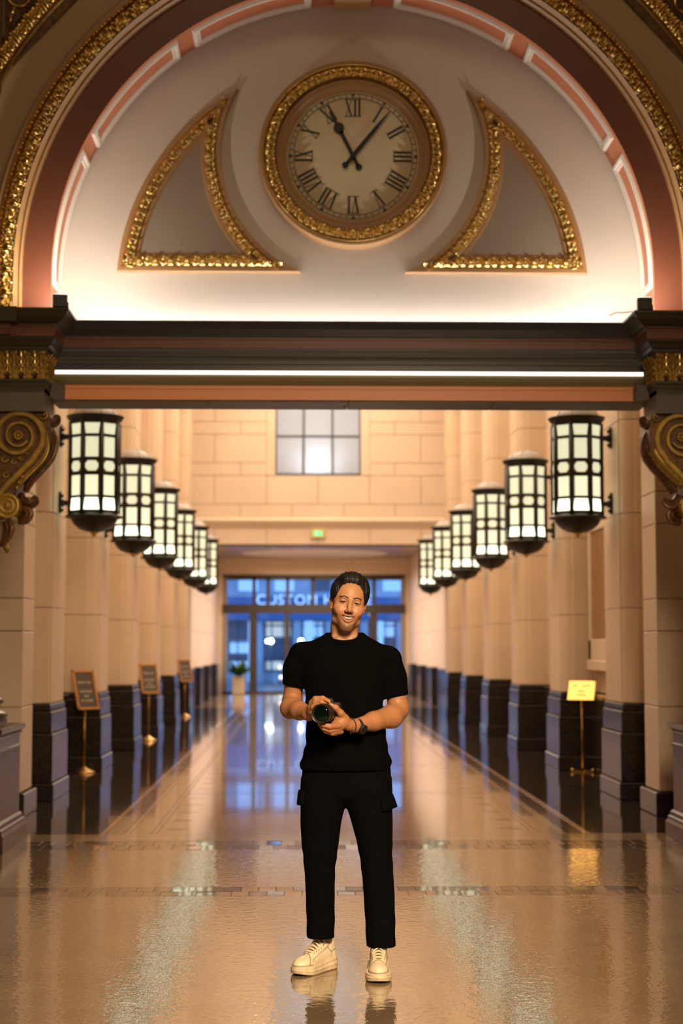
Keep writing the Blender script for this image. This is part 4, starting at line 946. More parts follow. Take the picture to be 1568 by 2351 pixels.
# ---- planters by the doors
def planter(X, Y, label):
    t = thing('potted_plant', label, 'plant', (X, Y, 0), group='plants by the doors')
    obj('pot', MB().prism([(-.19, -.19), (.19, -.19), (.19, .19), (-.19, .19)], 0, .55), 'planter', t, bevel=.02); obj('pot_rim', MB().box(-.21, .21, -.21, .21, .50, .56), 'planter', t, bevel=.01)
    obj('soil', MB().box(-.18, .18, -.18, .18, .55, .565), 'facade_dark', t)
    for q in range(72):
        a = random.random() * 2 * PI; l = .26 + .30 * random.random(); e = .3 + 1.0 * random.random(); b0 = Vector((.08 * math.cos(a), .08 * math.sin(a), .56 + .16 * random.random()))
        d = Vector((math.cos(a) * math.cos(e), math.sin(a) * math.cos(e), math.sin(e))); s_ = d.cross(Vector((0, 0, 1))).normalized(); w = .06 + .04 * random.random()
        P = []
        for i in range(6):
            u = i / 5; c = b0 + d * (l * u) - Vector((0, 0, .22 * l * u * u)); ww = w * math.sin(PI * min(.98, .12 + u * .86)); nrm = s_.cross(d) * .012
            P.append([c - s_ * ww, c + nrm, c + s_ * ww])
        obj('leaf', MB().grid(P), 'leaf', t, fix=False)
    return t
planter(Xp(531, 50.3, 1560) + .22, 50.3, 'leafy green plant in a square stone pot left of the doors'); planter(Xp(921, 50.3, 1560) - .30, 50.6, 'leafy green plant right of the doors behind the man')
# ================================================================== PERSON
YB = 7.48
person = thing('person', 'smiling man in black t-shirt, black cargo trousers and cream sneakers holding a camera', 'person', (at(795, 2200, YB).x, YB, 0))
PL = Vector(person.location)
def V3(x, y, Y): p = at(x, y, Y); return (p.x, p.y, p.z)
def rows(lst, wy):                                           # (y, xl, xr, yc, ry) -> loft rows
    R = []
    for (y, xl, xr, yc, ry) in lst:
        a, b = at(xl, y, yc), at(xr, y, yc); R.append((a.z, (a.x + b.x) / 2, yc, (b.x - a.x) / 2, ry))
    return R
def part(name, me, parent=None):
    o = link(name, me, parent or person)
    if parent is None: o.location = -PL
    return o
SK = np.array((.47, .225, .108)); LIP = np.array((.40, .135, .085)); STUB = np.array((.125, .062, .035)); RED = np.array((.44, .165, .085))
# ---- head frame: u right in picture, v towards the camera, w up; origin behind the eyes
EYE = at(804, 1383, 7.36); roll = 8.5 * D2R; yw_ = 4.0 * D2R
ax_u = Vector((math.cos(roll), 0, -math.sin(roll))); ax_w = Vector((math.sin(roll), 0, math.cos(roll))); ax_v = Vector((0, -1, 0))
Rz = Matrix.Rotation(yw_, 3, ax_w); ax_u = Rz @ ax_u; ax_v = Rz @ ax_v
HO = EYE - ax_v * .088                                       # head origin (v = 0 plane)
Rl = np.array([ax_u, ax_v, ax_w])                            # world -> local
def hw(u, v, w): p = HO + ax_u * u + ax_v * v + ax_w * w; return (p.x, p.y, p.z)
def loc_of(V): return (V - np.array(HO)) @ Rl.T
hd = SDF((HO.x - .13, HO.y - .15, HO.z - .30), (HO.x + .13, HO.y + .15, HO.z + .16), .0021)
def E(c, r, k=.012, op='u'): hd.ell(hw(*c), r, k, op, Rl)
def Cn(pts, rs, k=.01, op='u'): hd.chain([hw(*p) for p in pts], rs, k, op)
E((0, -.006, .034), (.075, .098, .084)); E((0, .026, .004), (.0675, .064, .088), .02); E((0, .040, -.045), (.058, .046, .056), .02)
for s in (-1, 1):
    E((s * .044, .058, -.030), (.025, .025, .022), .02)
    Cn([(s * .053, -.004, -.045), (s * .043, .014, -.084), (s * .014, .072, -.112)], [.018, .016, .016], .02)
    E((s * .036, .069, -.045), (.021, .020, .018), .014)
E((0, .074, -.110), (.023, .022, .020), .018); E((0, .060, -.074), (.042, .034, .034), .016); E((0, .02, -.085), (.038, .05, .035), .02)
Cn([(-.034, .080, .018), (0, .086, .014), (.034, .080, .018)], [.010, .010, .010], .014)
Cn([(0, .086, .008), (0, .098, -.016), (0, .112, -.035)], [.0080, .0088, .0115], .010)
for s in (-1, 1):
    E((s * .0128, .101, -.040), (.0082, .0115, .008), .007); E((s * .007, .106, -.0485), (.0036, .005, .0022), .002, 's')
    E((s * .0325, .102, -.001), (.0185, .0155, .0105), .012, 's')
    E((s * .0325, .0765, -.0005), (.0150, .0150, .0125), .004)
    E((s * .0325, .0915, -.0012), (.0138, .0078, .0036), .0012, 's')
def arcm(hw_, c0, cu, z0, zc, n=11):                          # smile arc: flat in front, corners drawn up and back
    return [(hw_ * t, c0 - cu * (hw_ * t) ** 2, z0 + (zc - z0) * abs(t) ** 2.0) for t in np.linspace(-1, 1, n)]
up = arcm(.0325, .0985, 17, -.0610, -.0600); lw = arcm(.0325, .0975, 17, -.0865, -.0605)
Cn(up, [.0018, .0024, .0028, .0030, .0033, .0030, .0033, .0030, .0028, .0024, .0018], .003); Cn(lw, [.0018, .0026, .0034, .0042, .0046, .0048, .0046, .0042, .0034, .0026, .0018], .003)
for t in np.linspace(-1, 1, 15):
    u = .0265 * t; zt, zb_ = -.0640 + .003 * t * t, -.0805 + .0165 * t * t; E((u, .1035 - 17 * u * u, (zt + zb_) / 2), (.0042, .013, max(.0012, (zt - zb_) / 2)), .0010, 's')
for s in (-1, 1):
    E((s * .0715, -.010, -.012), (.0085, .015, .026), .005); Cn([(s * .077, .000, .010), (s * .081, -.012, .015), (s * .083, -.022, .004), (s * .080, -.020, -.016), (s * .074, -.006, -.034)], [.004, .0045, .0045, .0045, .006], .004)
    E((s * .0845, -.008, -.008), (.007, .009, .014), .004, 's')
nb = V3(789, 1492, 7.50)
hd.chain([hw(0, -.022, -.055), V3(791, 1440, 7.475), nb], [.060, .0605, .068], .016)
hd.cone(V3(768, 1462, 7.44), .012, V3(784, 1478, 7.425), .010, .02); hd.cone(V3(815, 1462, 7.44), .012, V3(797, 1478, 7.425), .010, .02)
Vh, Fh = hd.extract(); l = loc_of(Vh); u, v, w = l.T
def seg(p, pts):
    best = np.full(len(p), 9.)
    for a, b in zip(pts[:-1], pts[1:]):
        a, b = np.array(a), np.array(b); t = np.clip(((p - a) @ (b - a)) / ((b - a) @ (b - a)), 0, 1); best = np.minimum(best, np.linalg.norm(p - a - t[:, None] * (b - a), axis=1))
    return best
def sm(x, a, b): t = np.clip((x - a) / (b - a), 0, 1); return t * t * (3 - 2 * t)
C = np.tile(SK, (len(Vh), 1))
def blend(C, m, c): return C * (1 - m[:, None]) + m[:, None] * np.array(c)
ck = np.exp(-(((np.abs(u) - .043) / .020) ** 2 + ((w + .036) / .022) ** 2)) * (v > .03); C = blend(C, ck * .5, RED)
C = blend(C, np.exp(-(((u) / .014) ** 2 + ((w + .036) / .012) ** 2)) * (v > .09) * .5, RED)
C = blend(C, (np.abs(u) > .071) * (w < .03) * (w > -.05) * .6, RED)
beard = sm(-w, .084, .104) * (1 - sm(np.abs(u), .040, .066)) * (v > .02) * .30
mz = -.0525 - 6 * u * u; beard += np.exp(-((w - mz) / .0048) ** 2) * (1 - sm(np.abs(u), .026, .036)) * (v > .065) * .72
beard += np.exp(-(((np.hypot(u, (w + .085)) - .037) / .006) ** 2)) * (w < -.058) * (w > -.115) * (v > .04) * .42 + np.exp(-((w + .117 - 9 * u * u) / .0125) ** 2) * (np.abs(u) < .042) * (v > .04) * .80
beard += np.exp(-((u / .010) ** 2 + ((w + .093) / .006) ** 2)) * .35
C = blend(C, np.clip(beard, 0, .85), STUB)
lm = np.minimum(seg(l, up) - .0038, seg(l, lw) - .0050); C = blend(C, sm(-lm, -.0012, .0006) * .85, LIP)
inm = (np.abs(u) < .027) & (np.abs(w + .0722 - 14 * u * u) < .0085) & (v < .0945 - 17 * u * u) & (v > .06); C = blend(C, inm.astype(float), (.04, .012, .008))
for s in (-1, 1):
    br = seg(l[:, [0, 2]], [(s * .0135, .0185), (s * .030, .0240), (s * .0475, .0185)]) + np.where(v > .05, 0, 1); C = blend(C, sm(-br, -.0046 + .0012 * (np.abs(u) > .04), -.0022) * .96, (.012, .008, .006))
    lash = np.abs((w + .0006) - np.where(w > 0, .0034, -.0034)); C = blend(C, (np.hypot((u - s * .0325) / .0155, (w + .0012) / .0046) < 1.0) * (v > .078) * .8, (.035, .016, .010))
C = blend(C, sm(.012 - np.linalg.norm(l - np.array([-.034, .07, -.130]), axis=1), 0, .001) * 0, STUB)
# ---- arms and hands
arm = SDF((at(640, 1500, YB).x - .01, 7.08, at(700, 1700, 7.3).z - .02), (at(945, 1500, YB).x + .01, 7.60, at(700, 1480, YB).z), .0024)
def A(pts, rs, k=.012, op='u'): arm.chain([V3(*p) for p in pts], rs, k, op)
# his right arm (left in the picture)
A([(700, 1512, 7.49), (677, 1560, 7.50), (671, 1606, 7.515)], [.036, .0425, .0425], .02); A([(671, 1612, 7.515), (668, 1626, 7.46), (688, 1632, 7.37), (709, 1639, 7.275)], [.042, .0455, .039, .029], .02)
A([(709, 1639, 7.275), (714, 1633, 7.245)], [.029, .024], .012); arm.ell(V3(718, 1628, 7.222), (.024, .030, .036), .012)
A([(715, 1613, 7.215), (724, 1604, 7.193), (741, 1603, 7.183), (755, 1610, 7.188)], [.0125, .0118, .0108, .0088], .004)
A([(713, 1622, 7.212), (724, 1613, 7.182), (738, 1612, 7.165), (747, 1618, 7.165)], [.0125, .0118, .0105, .0088], .004)
A([(712, 1632, 7.210), (719, 1624, 7.178), (729, 1622, 7.160), (736, 1628, 7.158)], [.012, .0112, .010, .0085], .004)
A([(712, 1643, 7.215), (717, 1638, 7.182), (723, 1639, 7.166), (727, 1644, 7.168)], [.0112, .0105, .0095, .008], .004)
A([(718, 1644, 7.25), (730, 1648, 7.245), (742, 1646, 7.25)], [.013, .012, .009], .006)
# his left arm (right in the picture)
A([(885, 1525, 7.49), (906, 1570, 7.49), (914, 1620, 7.485)], [.038, .0455, .0465], .02); A([(914, 1632, 7.48), (898, 1645, 7.43), (858, 1656, 7.345), (815, 1666, 7.262)], [.047, .050, .041, .0275], .02)
A([(815, 1666, 7.262), (800, 1664, 7.235)], [.0275, .027], .012)
arm.ell(V3(784, 1657, 7.215), (.036, .030, .034), .014); arm.ell(V3(772, 1668, 7.205), (.030, .026, .024), .012)
A([(793, 1650, 7.215), (782, 1637, 7.190), (771, 1625, 7.176), (759, 1618, 7.176)], [.018, .0145, .0118, .0092], .008)
A([(778, 1666, 7.185), (757, 1668, 7.150), (741, 1664, 7.145), (731, 1656, 7.152)], [.0135, .0122, .0108, .0088], .004)
A([(777, 1673, 7.195), (758, 1677, 7.165), (743, 1672, 7.160), (733, 1663, 7.167)], [.0130, .012, .0105, .0086], .004)
A([(779, 1678, 7.205), (763, 1683, 7.180), (748, 1679, 7.176), (738, 1670, 7.182)], [.0122, .0115, .0102, .0082], .004)
A([(783, 1680, 7.215), (769, 1684, 7.20), (757, 1682, 7.198)], [.0112, .0102, .0082], .004)
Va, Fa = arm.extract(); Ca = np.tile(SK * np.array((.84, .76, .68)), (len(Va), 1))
for p in ((755, 1610, 7.183), (731, 1656, 7.150), (759, 1618, 7.170)): Ca = blend(Ca, np.exp(-(np.linalg.norm(Va - np.array(V3(*p)), axis=1) / .008) ** 2) * .5, RED)
xa = np.linalg.norm(Va - np.array(V3(735, 1640, 7.2)), axis=1); Ca = blend(Ca, np.exp(-(xa / .09) ** 2) * .22, RED)
# ---- trunk and legs under the clothes (coarse), all one body mesh
tb = SDF((PL.x - .32, 7.2, .05), (PL.x + .32, 7.75, 1.52), .012)
tb.loft(rows([(1470, 760, 825, 7.48, .05), (1500, 715, 870, 7.48, .07), (1560, 708, 872, 7.48, .09), (1650, 716, 872, 7.48, .08), (1740, 716, 874, 7.48, .08), (1825, 716, 874, 7.48, .07)], 0), .03)
for pts in ([(735, 1830, 7.48), (735, 2000, 7.49), (739, 2150, 7.545)], [(850, 1830, 7.48), (864, 2010, 7.45), (872, 2165, 7.425)]): tb.chain([V3(*p) for p in pts], [.055, .042, .028], .01)
tb.chain([V3(705, 1512, 7.49), V3(740, 1505, 7.48)], [.035, .045], .02); tb.chain([V3(880, 1525, 7.49), V3(840, 1510, 7.48)], [.035, .045], .02)
Vt, Ft = tb.extract(); Ct = np.tile(SK, (len(Vt), 1))
n1, n2 = len(Vh), len(Vh) + len(Va)
body = np_mesh('body', np.concatenate([Vh, Va, Vt]), np.concatenate([Fh, Fa + n1, Ft + n2]), 'skin', np.concatenate([C, Ca, Ct]))
body_o = part('body', body)
# eyes, teeth
for s in (-1, 1):
    c = Vector(hw(s * .0325, .0765, -.0005)); mb = MB().ball((0, 0, 0), .0138, 20); me = mb.mesh('eye', 'eye')
    ca = me.color_attributes.new('Col', 'FLOAT_COLOR', 'POINT'); g = Vector((CAMX, 0, CAMZ)) - c; g.normalize()
    for i, vt in enumerate(me.vertices):
        a = math.acos(max(-1, min(1, vt.co.normalized().dot(g)))); ca.data[i].color = (.006, .004, .003, 1) if a < .58 else ((.03, .015, .008, 1) if a < .66 else (.30, .22, .17, 1))
    o = part('eye', me); o.location = c - PL
tm = MB(); rr_ = []
for zt, ins in ((-.0625, 0), (-.0705, .0), (-.0755, .0005), (-.0768, .003)):
    rr_.append([Vector(hw(x_, .0925 - 17 * x_ * x_ - ins, zt + 12 * x_ * x_)) for x_ in np.linspace(-.021, .021, 15)])
tm.grid(rr_); part('teeth', tm.mesh('teeth', 'teeth', fix=False))
# ---- hair
hr = SDF((HO.x - .12, HO.y - .14, HO.z - .09), (HO.x + .13, HO.y + .14, HO.z + .175), .0024)
hr.ell(hw(0, -.010, .034), (.0835, .104, .094), 0, 'u', Rl)
hr.ell(hw(-.002, .032, .102), (.058, .050, .034), .016, 'u', Rl); hr.ell(hw(.008, -.01, .108), (.066, .06, .030), .02, 'u', Rl); hr.ell(hw(.062, -.005, .055), (.028, .06, .05), .02, 'u', Rl); hr.ell(hw(-.060, -.005, .050), (.026, .06, .045), .02, 'u', Rl)
x, y, z = hr.xyz((slice(None),) * 3); dx, dy, dz = x - HO.x, y - HO.y, z - HO.z
LU = Rl[0][0] * dx + Rl[0][1] * dy + Rl[0][2] * dz; LV = Rl[1][0] * dx + Rl[1][1] * dy + Rl[1][2] * dz; LW = Rl[2][0] * dx + Rl[2][1] * dy + Rl[2][2] * dz
hr.d = hr.d + (.0010 * np.sin(LU * 900 + 6 * np.sin(LV * 30) + LW * 70) * np.clip((LW) / .05, .3, 1) + .0012 * np.sin(LU * 210 - LV * 90)).astype(np.float32)
face = ((np.abs(LU / .0675) ** 2.4 + np.abs((LV - .100) / .080) ** 2.4 + np.abs((LW - .000) / .0925) ** 2.4) ** (1 / 2.4) - 1) * .066 + .0012 * np.sin(LU * 330)
low = np.where(LV > .005, .004 - .25 * (LV - .02) - LW, np.where(LV > -.03, .018 - LW, -.055 - LW))
low = np.maximum(low, -1)
hr.d = np.maximum(hr.d, -face.astype(np.float32)); hr.d = np.maximum(hr.d, low.astype(np.float32))
Vr_, Fr_ = hr.extract(); hair = part('hair', np_mesh('hair', Vr_, Fr_, 'hair', smooth_it=1))
sm_ = MB()
for q in range(260):
    th = random.uniform(-1.2, 1.2); f = random.uniform(-.2, 1); u0 = math.sin(th) * .078; v0 = .055 * f * math.cos(th); w0 = .034 + .102 * math.cos(th) * math.sqrt(max(.1, 1 - (v0 / .13) ** 2)) + .004
    ln = random.uniform(.02, .04); sd = random.uniform(-.2, .5); lift = .004 + .008 * random.random(); pts = []
    for i in range(5):
        t = i / 4; pts.append(hw(u0 + sd * ln * t + math.sin(th) * lift * t, v0 - ln * t * .8, w0 + math.cos(th) * lift * math.sin(t * 1.8) - .010 * t * t))
    sm_.tube(pts, [.0012, .0012, .0010, .0007, .0002], 4)
for (a, b, c) in ((-.02, .05, .135), (-.012, .04, .139), (.01, .045, .137)): sm_.tube([hw(a, b, c - .012), hw(a - .006, b, c + .004), hw(a - .016, b - .004, c + .016), hw(a - .020, b - .006, c + .026)], [.0007, .0006, .0005, .0003], 4)
part('hair_strands', sm_.mesh('hair_strands', 'hair', fix=False))['kind'] = 'stuff'
# ---- t-shirt
ts = SDF((at(640, 1500, YB).x - .02, 7.26, at(700, 1775, YB).z - .01), (at(945, 1500, YB).x + .02, 7.70, at(790, 1438, YB).z), .0042)
def fold(x, y, z): return .0022 * np.sin(z * 95 + x * 18 + 2 * np.sin(x * 24)) * np.exp(-((z - .98) / .08) ** 2) + .0016 * np.sin(x * 60 + z * 40) * np.exp(-((z - 1.12) / .10) ** 2)
ts.loft(rows([(1452, 752, 832, 7.495, .058), (1462, 736, 846, 7.492, .072), (1472, 712, 866, 7.488, .082), (1484, 694, 884, 7.486, .094), (1502, 684, 896, 7.484, .106), (1540, 688, 893, 7.48, .120), (1590, 697, 887, 7.475, .122), (1640, 703, 885, 7.472, .118), (1690, 703, 887, 7.47, .116), (1718, 700, 889, 7.47, .120), (1738, 693, 897, 7.47, .126), (1752, 689, 899, 7.47, .126), (1762, 688, 897, 7.47, .122), (1767, 691, 895, 7.47, .120)], 0), .02, wob=fold)
def T(pts, rs, k=.03): ts.chain([V3(*p) for p in pts], rs, k)
T([(692, 1502, 7.488), (680, 1535, 7.495), (674.5, 1566, 7.50)], [.057, .0545, .052]); T([(892, 1514, 7.488), (902, 1556, 7.49), (909, 1590, 7.49)], [.061, .0575, .0565])
# square off the sleeve ends across the arm, then cut the neck hole
for (p, q_, r_) in (((674.5, 1566, 7.50), (680, 1535, 7.495), .07), ((909, 1590, 7.49), (902, 1556, 7.49), .075)):
    e = np.array(V3(*p)); d_ = e - np.array(V3(*q_)); d_ /= np.linalg.norm(d_); c_ = e + d_ * .019
    x, y, z = ts.xyz((slice(None),) * 3); hp = (x - c_[0]) * d_[0] + (y - c_[1]) * d_[1] + (z - c_[2]) * d_[2]
    near = np.sqrt((x - e[0]) ** 2 + (y - e[1]) ** 2 + (z - e[2]) ** 2) < .11
    side = (x < e[0] + .052) if p[0] < 790 else (x > e[0] - .062)
    ts.d = np.where(near & side, np.maximum(ts.d, hp), ts.d).astype(np.float32)
cf, cb_ = np.array(V3(788, 1475, 7.40)), np.array(V3(791, 1448, 7.565))
nrm = np.cross(np.array((1., 0, .02)), cb_ - cf); nrm /= np.linalg.norm(nrm); nrm = nrm if nrm[2] > 0 else -nrm
x, y, z = ts.xyz((slice(None),) * 3)
ab = (x - cf[0]) * nrm[0] + (y - cf[1]) * nrm[1] + (z - cf[2]) * nrm[2]
ncx, ncy = (V3(790, 1462, 7.48)[0]), 7.478; rad = np.sqrt(((x - ncx) / .069) ** 2 + ((y - ncy) / .078) ** 2)
hole = np.maximum((rad - 1) * .069, -ab + .0); ts.d = np.maximum(ts.d, -hole.astype(np.float32))
Vs, Fs = ts.extract(); shirt = part('t_shirt', np_mesh('t_shirt', Vs, Fs, 'black_cotton', smooth_it=2))
ring = []
for i in range(40):
    a = 2 * PI * i / 40; X_, Y_ = ncx + .068 * math.cos(a), ncy - .077 * math.sin(a)
    Z_ = cf[2] - ((X_ - cf[0]) * nrm[0] + (Y_ - cf[1]) * nrm[1]) / nrm[2]; ring.append((X_, Y_, Z_))
cm = MB().tube(ring, .0105, 8, closed=True).mesh('collar', 'black_cotton'); co = link('collar', cm, shirt)
# ---- trousers
tr_ = SDF((at(680, 1900, YB).x - .01, 7.30, .09), (at(912, 1900, YB).x + .01, 7.68, at(790, 1745, YB).z), .0042)
def tw(x, y, z): return .0018 * np.sin(z * 70 + x * 30) * np.exp(-((z - .5) / .07) ** 2) + .0014 * np.sin(z * 55 - x * 25) * np.exp(-((z - .2) / .1) ** 2)
tr_.loft(rows([(1748, 697, 893, 7.475, .104), (1766, 694, 897, 7.475, .108), (1810, 692, 898, 7.475, .110), (1830, 694, 896, 7.475, .100), (1848, 712, 878, 7.475, .060)], 0), .0)
tr_.loft(rows([(1790, 696, 788, 7.475, .100), (1815, 693, 792, 7.475, .106), (1850, 690, 792, 7.478, .107), (1885, 689.5, 784, 7.48, .100), (1915, 691, 780, 7.485, .092), (1944, 693, 776.5, 7.487, .086), (1988, 698, 770, 7.495, .078), (2031, 701, 768.5, 7.505, .074), (2090, 703, 768.5, 7.52, .072), (2145, 704.5, 768, 7.535, .072), (2152, 704.5, 768, 7.535, .072)], 0), .022, wob=tw)
tr_.loft(rows([(1790, 800, 894, 7.475, .100), (1815, 796, 897, 7.475, .106), (1850, 795.5, 900, 7.475, .107), (1885, 806, 901.5, 7.47, .102), (1934, 819.5, 901, 7.462, .090), (1967, 825.5, 900.5, 7.458, .084), (2006, 831, 903, 7.452, .079), (2057, 835, 906, 7.446, .075), (2108, 838, 907, 7.438, .073), (2166, 841, 908, 7.43, .072), (2172, 841, 908, 7.43, .072)], 0), .022, wob=tw)
Vp, Fp = tr_.extract(); trou = part('trousers', np_mesh('trousers', Vp, Fp, 'black_twill', smooth_it=2))
def flap(pts, n):
    a = [Vector(p) for p in pts]; P = []
    for j in range(5):
        row = []
        for i in range(7):
            s_, t_ = i / 6, j / 4; p = (a[0].lerp(a[1], s_)).lerp(a[3].lerp(a[2], s_), t_); bul = .010 * math.sin(PI * s_) ** .5 if 0 < s_ < 1 else 0
            row.append(p + Vector(n) * (bul + (.004 if 0 < j < 5 else 0)))
        P.append(row)
    m = MB().grid(P, True); return m
fm_ = flap([V3(873, 1829, 7.385), V3(899, 1823, 7.425), V3(909, 1852, 7.44), V3(875, 1864, 7.375)], (.35, -.9, 0)); o = obj('pocket_flap', fm_, 'black_twill', trou, fix=False); sd_ = o.modifiers.new('thick', 'SOLIDIFY'); sd_.thickness = .007; sd_.offset = -1
fm_ = flap([V3(689, 1813, 7.44), V3(701, 1816, 7.39), V3(698, 1850, 7.385), V3(686, 1846, 7.44)], (-.6, -.8, 0)); o = obj('pocket_flap', fm_, 'black_twill', trou, fix=False); sd_ = o.modifiers.new('thick', 'SOLIDIFY'); sd_.thickness = .007; sd_.offset = -1
# ---- shoes and socks
def shoe(name, ankle, ang, s=1.0):
    t = bpy.data.objects.new(name, None); COL.objects.link(t); t.parent = person; t.location = (ankle[0] - PL.x, ankle[1] - PL.y, 0); t.rotation_euler = (0, 0, ang); t.scale = (s, s, s)
    d = SDF((-.10, -.075, .0), (.235, .075, .165), .0028)     # toe towards +x
    d.cone((-.040, 0, .060), .034, (-.036, 0, .105), .032, .02); d.cone((-.03, 0, .066), .037, (.09, 0, .058), .036, .02); d.ell((.135, 0, .045), (.066, .044, .034), .02)
    d.cone((.0, 0, .085), .033, (.075, 0, .075), .027, .02); d.cone((-.012, 0, .10), .032, (.022, 0, .118), .024, .015)
    for sg in (-1, 1): d.cone((.085, sg * .020, .074), .012, (.012, sg * .024, .112), .012, .010)
    d.cone((-.020, 0, .118), .0285, (-.020, 0, .18), .036, .006, 's'); d.cone((.02, 0, .132), .014, (.10, 0, .098), .010, .012, 's'); d.plane_cut((0, 0, -1), -.028)
    V, F = d.extract(); Cc = np.tile(np.array((.80, .67, .44)), (len(V), 1)); dk = np.array((.12, .10, .07)); X_, Y_, Z_ = V.T
    def line(f, wd=.0022, pad=.7):
        nonlocal Cc
        Cc = blend(Cc, (1 - sm(np.abs(f), wd * .4, wd)) * pad, dk)
    xz = V[:, [0, 2]]; sd_ = np.abs(Y_) > .012
    line(np.where(Z_ > .038, X_ - (.116 + .030 * (np.abs(Y_) / .04) ** 2), 1), .0035, .9)
    line(np.where(sd_ & (Z_ > .04), seg(xz, [(.128, .058), (.075, .083), (.012, .108)]), 1)); line(np.where(sd_, seg(xz, [(.012, .108), (-.008, .080), (-.070, .092)]), 1), .0028, .8); line(np.where(sd_, seg(xz, [(-.010, .080), (-.022, .040)]), 1)); line(np.where(sd_, seg(xz, [(.105, .045), (.115, .068)]), 1), .002, .6)
    line(np.where(X_ > .13, Z_ - .0445, 1), .0025, .75)
    ns = np.sin(X_ * 120 + 3 * np.sin(Z_ * 90)) * np.sin(Y_ * 140 + Z_ * 70); Cc = blend(Cc, np.clip(ns - .35, 0, 1) * .25, (.36, .24, .13))
    link('upper', np_mesh('upper', V, F, 'shoe', Cc), t)
    def topz(x, y):
        m = (np.abs(X_ - x) < .005) & (np.abs(Y_ - y) < .005); return float(Z_[m].max()) if m.any() else .09
    d = SDF((-.11, -.085, -.006), (.235, .085, .066), .003); x, y, z = d.xyz((slice(None),) * 3); q = None
    for (cx, r_) in ((-.036, .043), (.0, .042), (.04, .041), (.08, .045), (.12, .050), (.152, .047)):
        e = np.sqrt((x - cx) ** 2 + (y) ** 2) - r_
        if q is None: q = e
        else: hh_ = np.clip(.5 + .5 * (q - e) / .03, 0, 1); q = q + (e - q) * hh_ - .03 * hh_ * (1 - hh_)
    top = .056 - .016 * np.clip((x + .04) / .13, 0, 1); bot = .012 * np.clip((x - .11) / .09, 0, 1) ** 2
    zc_ = (z - bot) / (top - bot); q = q - .004 * np.sin(np.clip(zc_, 0, 1) * PI) + .0035 * np.exp(-((zc_ - .70) / .06) ** 2) + .002 * np.exp(-((zc_ - .30) / .05) ** 2) + 0 * z
    d.d = np.maximum(np.maximum(q, z - top), bot - z).astype(np.float32); V2, F2 = d.extract(); link('sole', np_mesh('sole', V2, F2, 'sole', smooth_it=1), t)
    P = []
    for i in range(7):
        a = i / 6; P.append([(.060 - .064 * a, yv, .098 + .056 * a - 7 * yv * yv) for yv in np.linspace(-.022 - .006 * math.sin(a * 2.6), .022 + .006 * math.sin(a * 2.6), 7)])
    o = obj('tongue', MB().grid(P), 'lace', t, fix=False); sd2 = o.modifiers.new('thick', 'SOLIDIFY'); sd2.thickness = .007; sd2.offset = 1
    lb = MB(); lb.grid([[(.0145 - .018 * a, yv, .1455 + .0155 * a - 7 * yv * yv + .0015) for yv in np.linspace(-.017, .017, 5)] for a in (0, .5, 1)]); obj('label', lb, 'irid', o, fix=False)
    for i in range(6):
        xx = .104 - i * .0155; wd_ = .021 + .0012 * i; ze = topz(xx, .022); zm = max(topz(xx, 0), .0905 + (.104 - xx) * .72) + .005
        obj('lace', MB().tube([(xx - .003, -wd_ * 1.25, ze - .008), (xx, -wd_, ze + .001), (xx + .001, -wd_ * .5, (zm + ze) / 2 + .003), (xx + .002, 0, zm), (xx + .001, wd_ * .5, (zm + ze) / 2 + .003), (xx, wd_, ze + .001), (xx - .003, wd_ * 1.25, ze - .008)], .0044, 6, flat=.75), 'lace', t)
        for sg in (-1, 1): obj('eyelet', MB().ball((xx - .004, sg * wd_ * 1.22, ze - .003), .0034, 6), 'rubber', t)
    sc = SDF((-.09, -.06, .05), (.05, .06, .26), .004); sc.loft([(.06, -.022, 0, .028, .026), (.12, -.020, 0, .030, .027), (.17, -.016, 0, .031, .029), (.25, -.010, 0, .034, .032)], 0); V3_, F3 = sc.extract(); link('sock', np_mesh('sock', V3_, F3, 'sock'), t)
    return t
fR = at(739, 2150, 7.545); shoe('sneaker', (fR.x + .004, 7.555), math.atan2(-.80, -.60), 1.02)
fL = at(870, 2150, 7.43); shoe('sneaker', (fL.x - .002, 7.425), math.atan2(-1, -.05), 1.02)
# ---- watch and bracelet
wc = Vector(V3(821, 1667, 7.272)); fo = (Vector(V3(858, 1656, 7.345)) - Vector(V3(815, 1666, 7.262))).normalized()
def wrist_ring(c, r, n=28, e=1.0):
    a = fo.orthogonal().normalized(); b = fo.cross(a); return [c + a * (r * math.cos(2 * PI * k / n)) + b * (r * math.sin(2 * PI * k / n)) for k in range(n)]
wt = bpy.data.objects.new('wristwatch', None); COL.objects.link(wt); wt.parent = person; wt.location = -PL
wt['label'] = 'black round sports watch on the wrist'
obj('strap', MB().tube(wrist_ring(wc, .0315), .0085, 8, closed=True, flat=.35, upv=fo), 'rubber', wt)
nd = Vector((.05, -.92, -.38)).normalized(); nd = (nd - fo * nd.dot(fo)).normalized(); cc = wc + nd * .034
def disc(mb, c, n_, prof, k=24):
    a = n_.orthogonal().normalized(); b = n_.cross(a); mb.grid([[c + n_ * h_ + (a * math.cos(2 * PI * i / k) + b * math.sin(2 * PI * i / k)) * r_ for i in range(k)] for (r_, h_) in prof], True, closed_u=True); return mb
obj('case', disc(MB(), cc, nd, [(.0, -.004), (.021, -.004), (.0225, .0), (.0225, .006), (.020, .009), (.0185, .009)]), 'rubber', wt); obj('face', disc(MB(), cc, nd, [(.0185, .0085), (.0, .0085)]), 'lens', wt)
bc = Vector(V3(806, 1665, 7.247)); brc = MB()
for p in wrist_ring(bc, .0315, 30): brc.ball(p, .0032, 6)
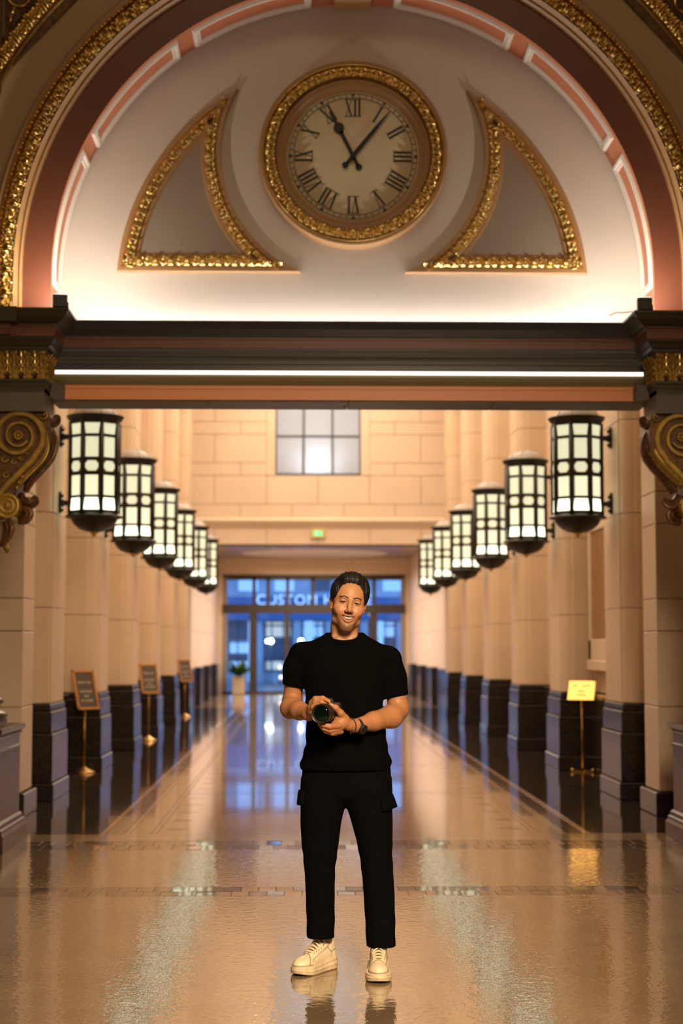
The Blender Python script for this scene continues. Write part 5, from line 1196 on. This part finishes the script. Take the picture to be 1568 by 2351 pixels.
o = obj('bracelet', brc.tube([bc + Vector((-.002, -.02, -.026)), bc + Vector((-.003, -.022, -.040))], .0022, 5), 'bead', person, -PL); o['label'] = 'dark bead bracelet'
rg = Vector(V3(749, 1678, 7.164)); o = obj('finger_ring', MB().tube([rg + Vector((0, .0112 * math.cos(a), .0112 * math.sin(a))) for a in [2 * PI * k / 20 for k in range(20)]], .0016, 6, closed=True), 'brass', person, -PL); o['label'] = 'thin gold ring'

# ---- the camera he holds
lf = Vector(V3(736, 1639, 7.115)); lr = Vector(V3(756, 1634, 7.235)); axl = (lr - lf).normalized()
camo = thing('photo_camera', 'black camera with a large lens held in both hands at his waist', 'camera', lf)
Q = axl.to_track_quat('Z', 'Y').to_matrix().to_4x4()
def lp_(n, mb, m, par=None): o = obj(n, mb, m, par or camo); o.matrix_local = Q; return o
lp_('lens_barrel', MB().lathe([(.034, .002), (.0395, .0), (.0415, .003), (.0415, .022), (.0395, .025), (.0395, .050), (.041, .053), (.041, .08), (.038, .084), (.037, .13), (0, .13)], 48), 'lens')
lp_('grip_ring', MB().lathe([(.0415, .028), (.0425, .030), (.0425, .047), (.0415, .049)], 48), 'rubber')
lp_('filter_ring', MB().lathe([(.0415, -.002), (.0425, .0), (.042, .006), (.036, .006), (.035, .0), (.0415, -.002)], 48), 'lens')
lp_('front_glass', MB().lathe([(.0355, .008), (.030, .0045), (.020, .002), (.010, .0008), (0, .0004)], 40), 'lens_glass')
lp_('inner_ring', MB().lathe([(.036, .007), (.0345, .002), (.033, .0065)], 40), 'rubber')
cb2 = obj('camera_body', MB().box(-.058, .056, 0, .055, -.046, .040), 'lens', camo, lr - lf + Vector((.0, .01, 0)), bevel=.010)
obj('viewfinder_hump', MB().prism([(-.026, .034), (.026, .034), (.016, .058), (-.016, .058)], .005, .05, 'y'), 'lens', camo, lr - lf + Vector((.0, .01, 0)), bevel=.004)
obj('hand_grip', MB().box(-.066, -.036, -.018, .03, -.044, .036), 'rubber', camo, lr - lf + Vector((.0, .01, 0)), bevel=.010)
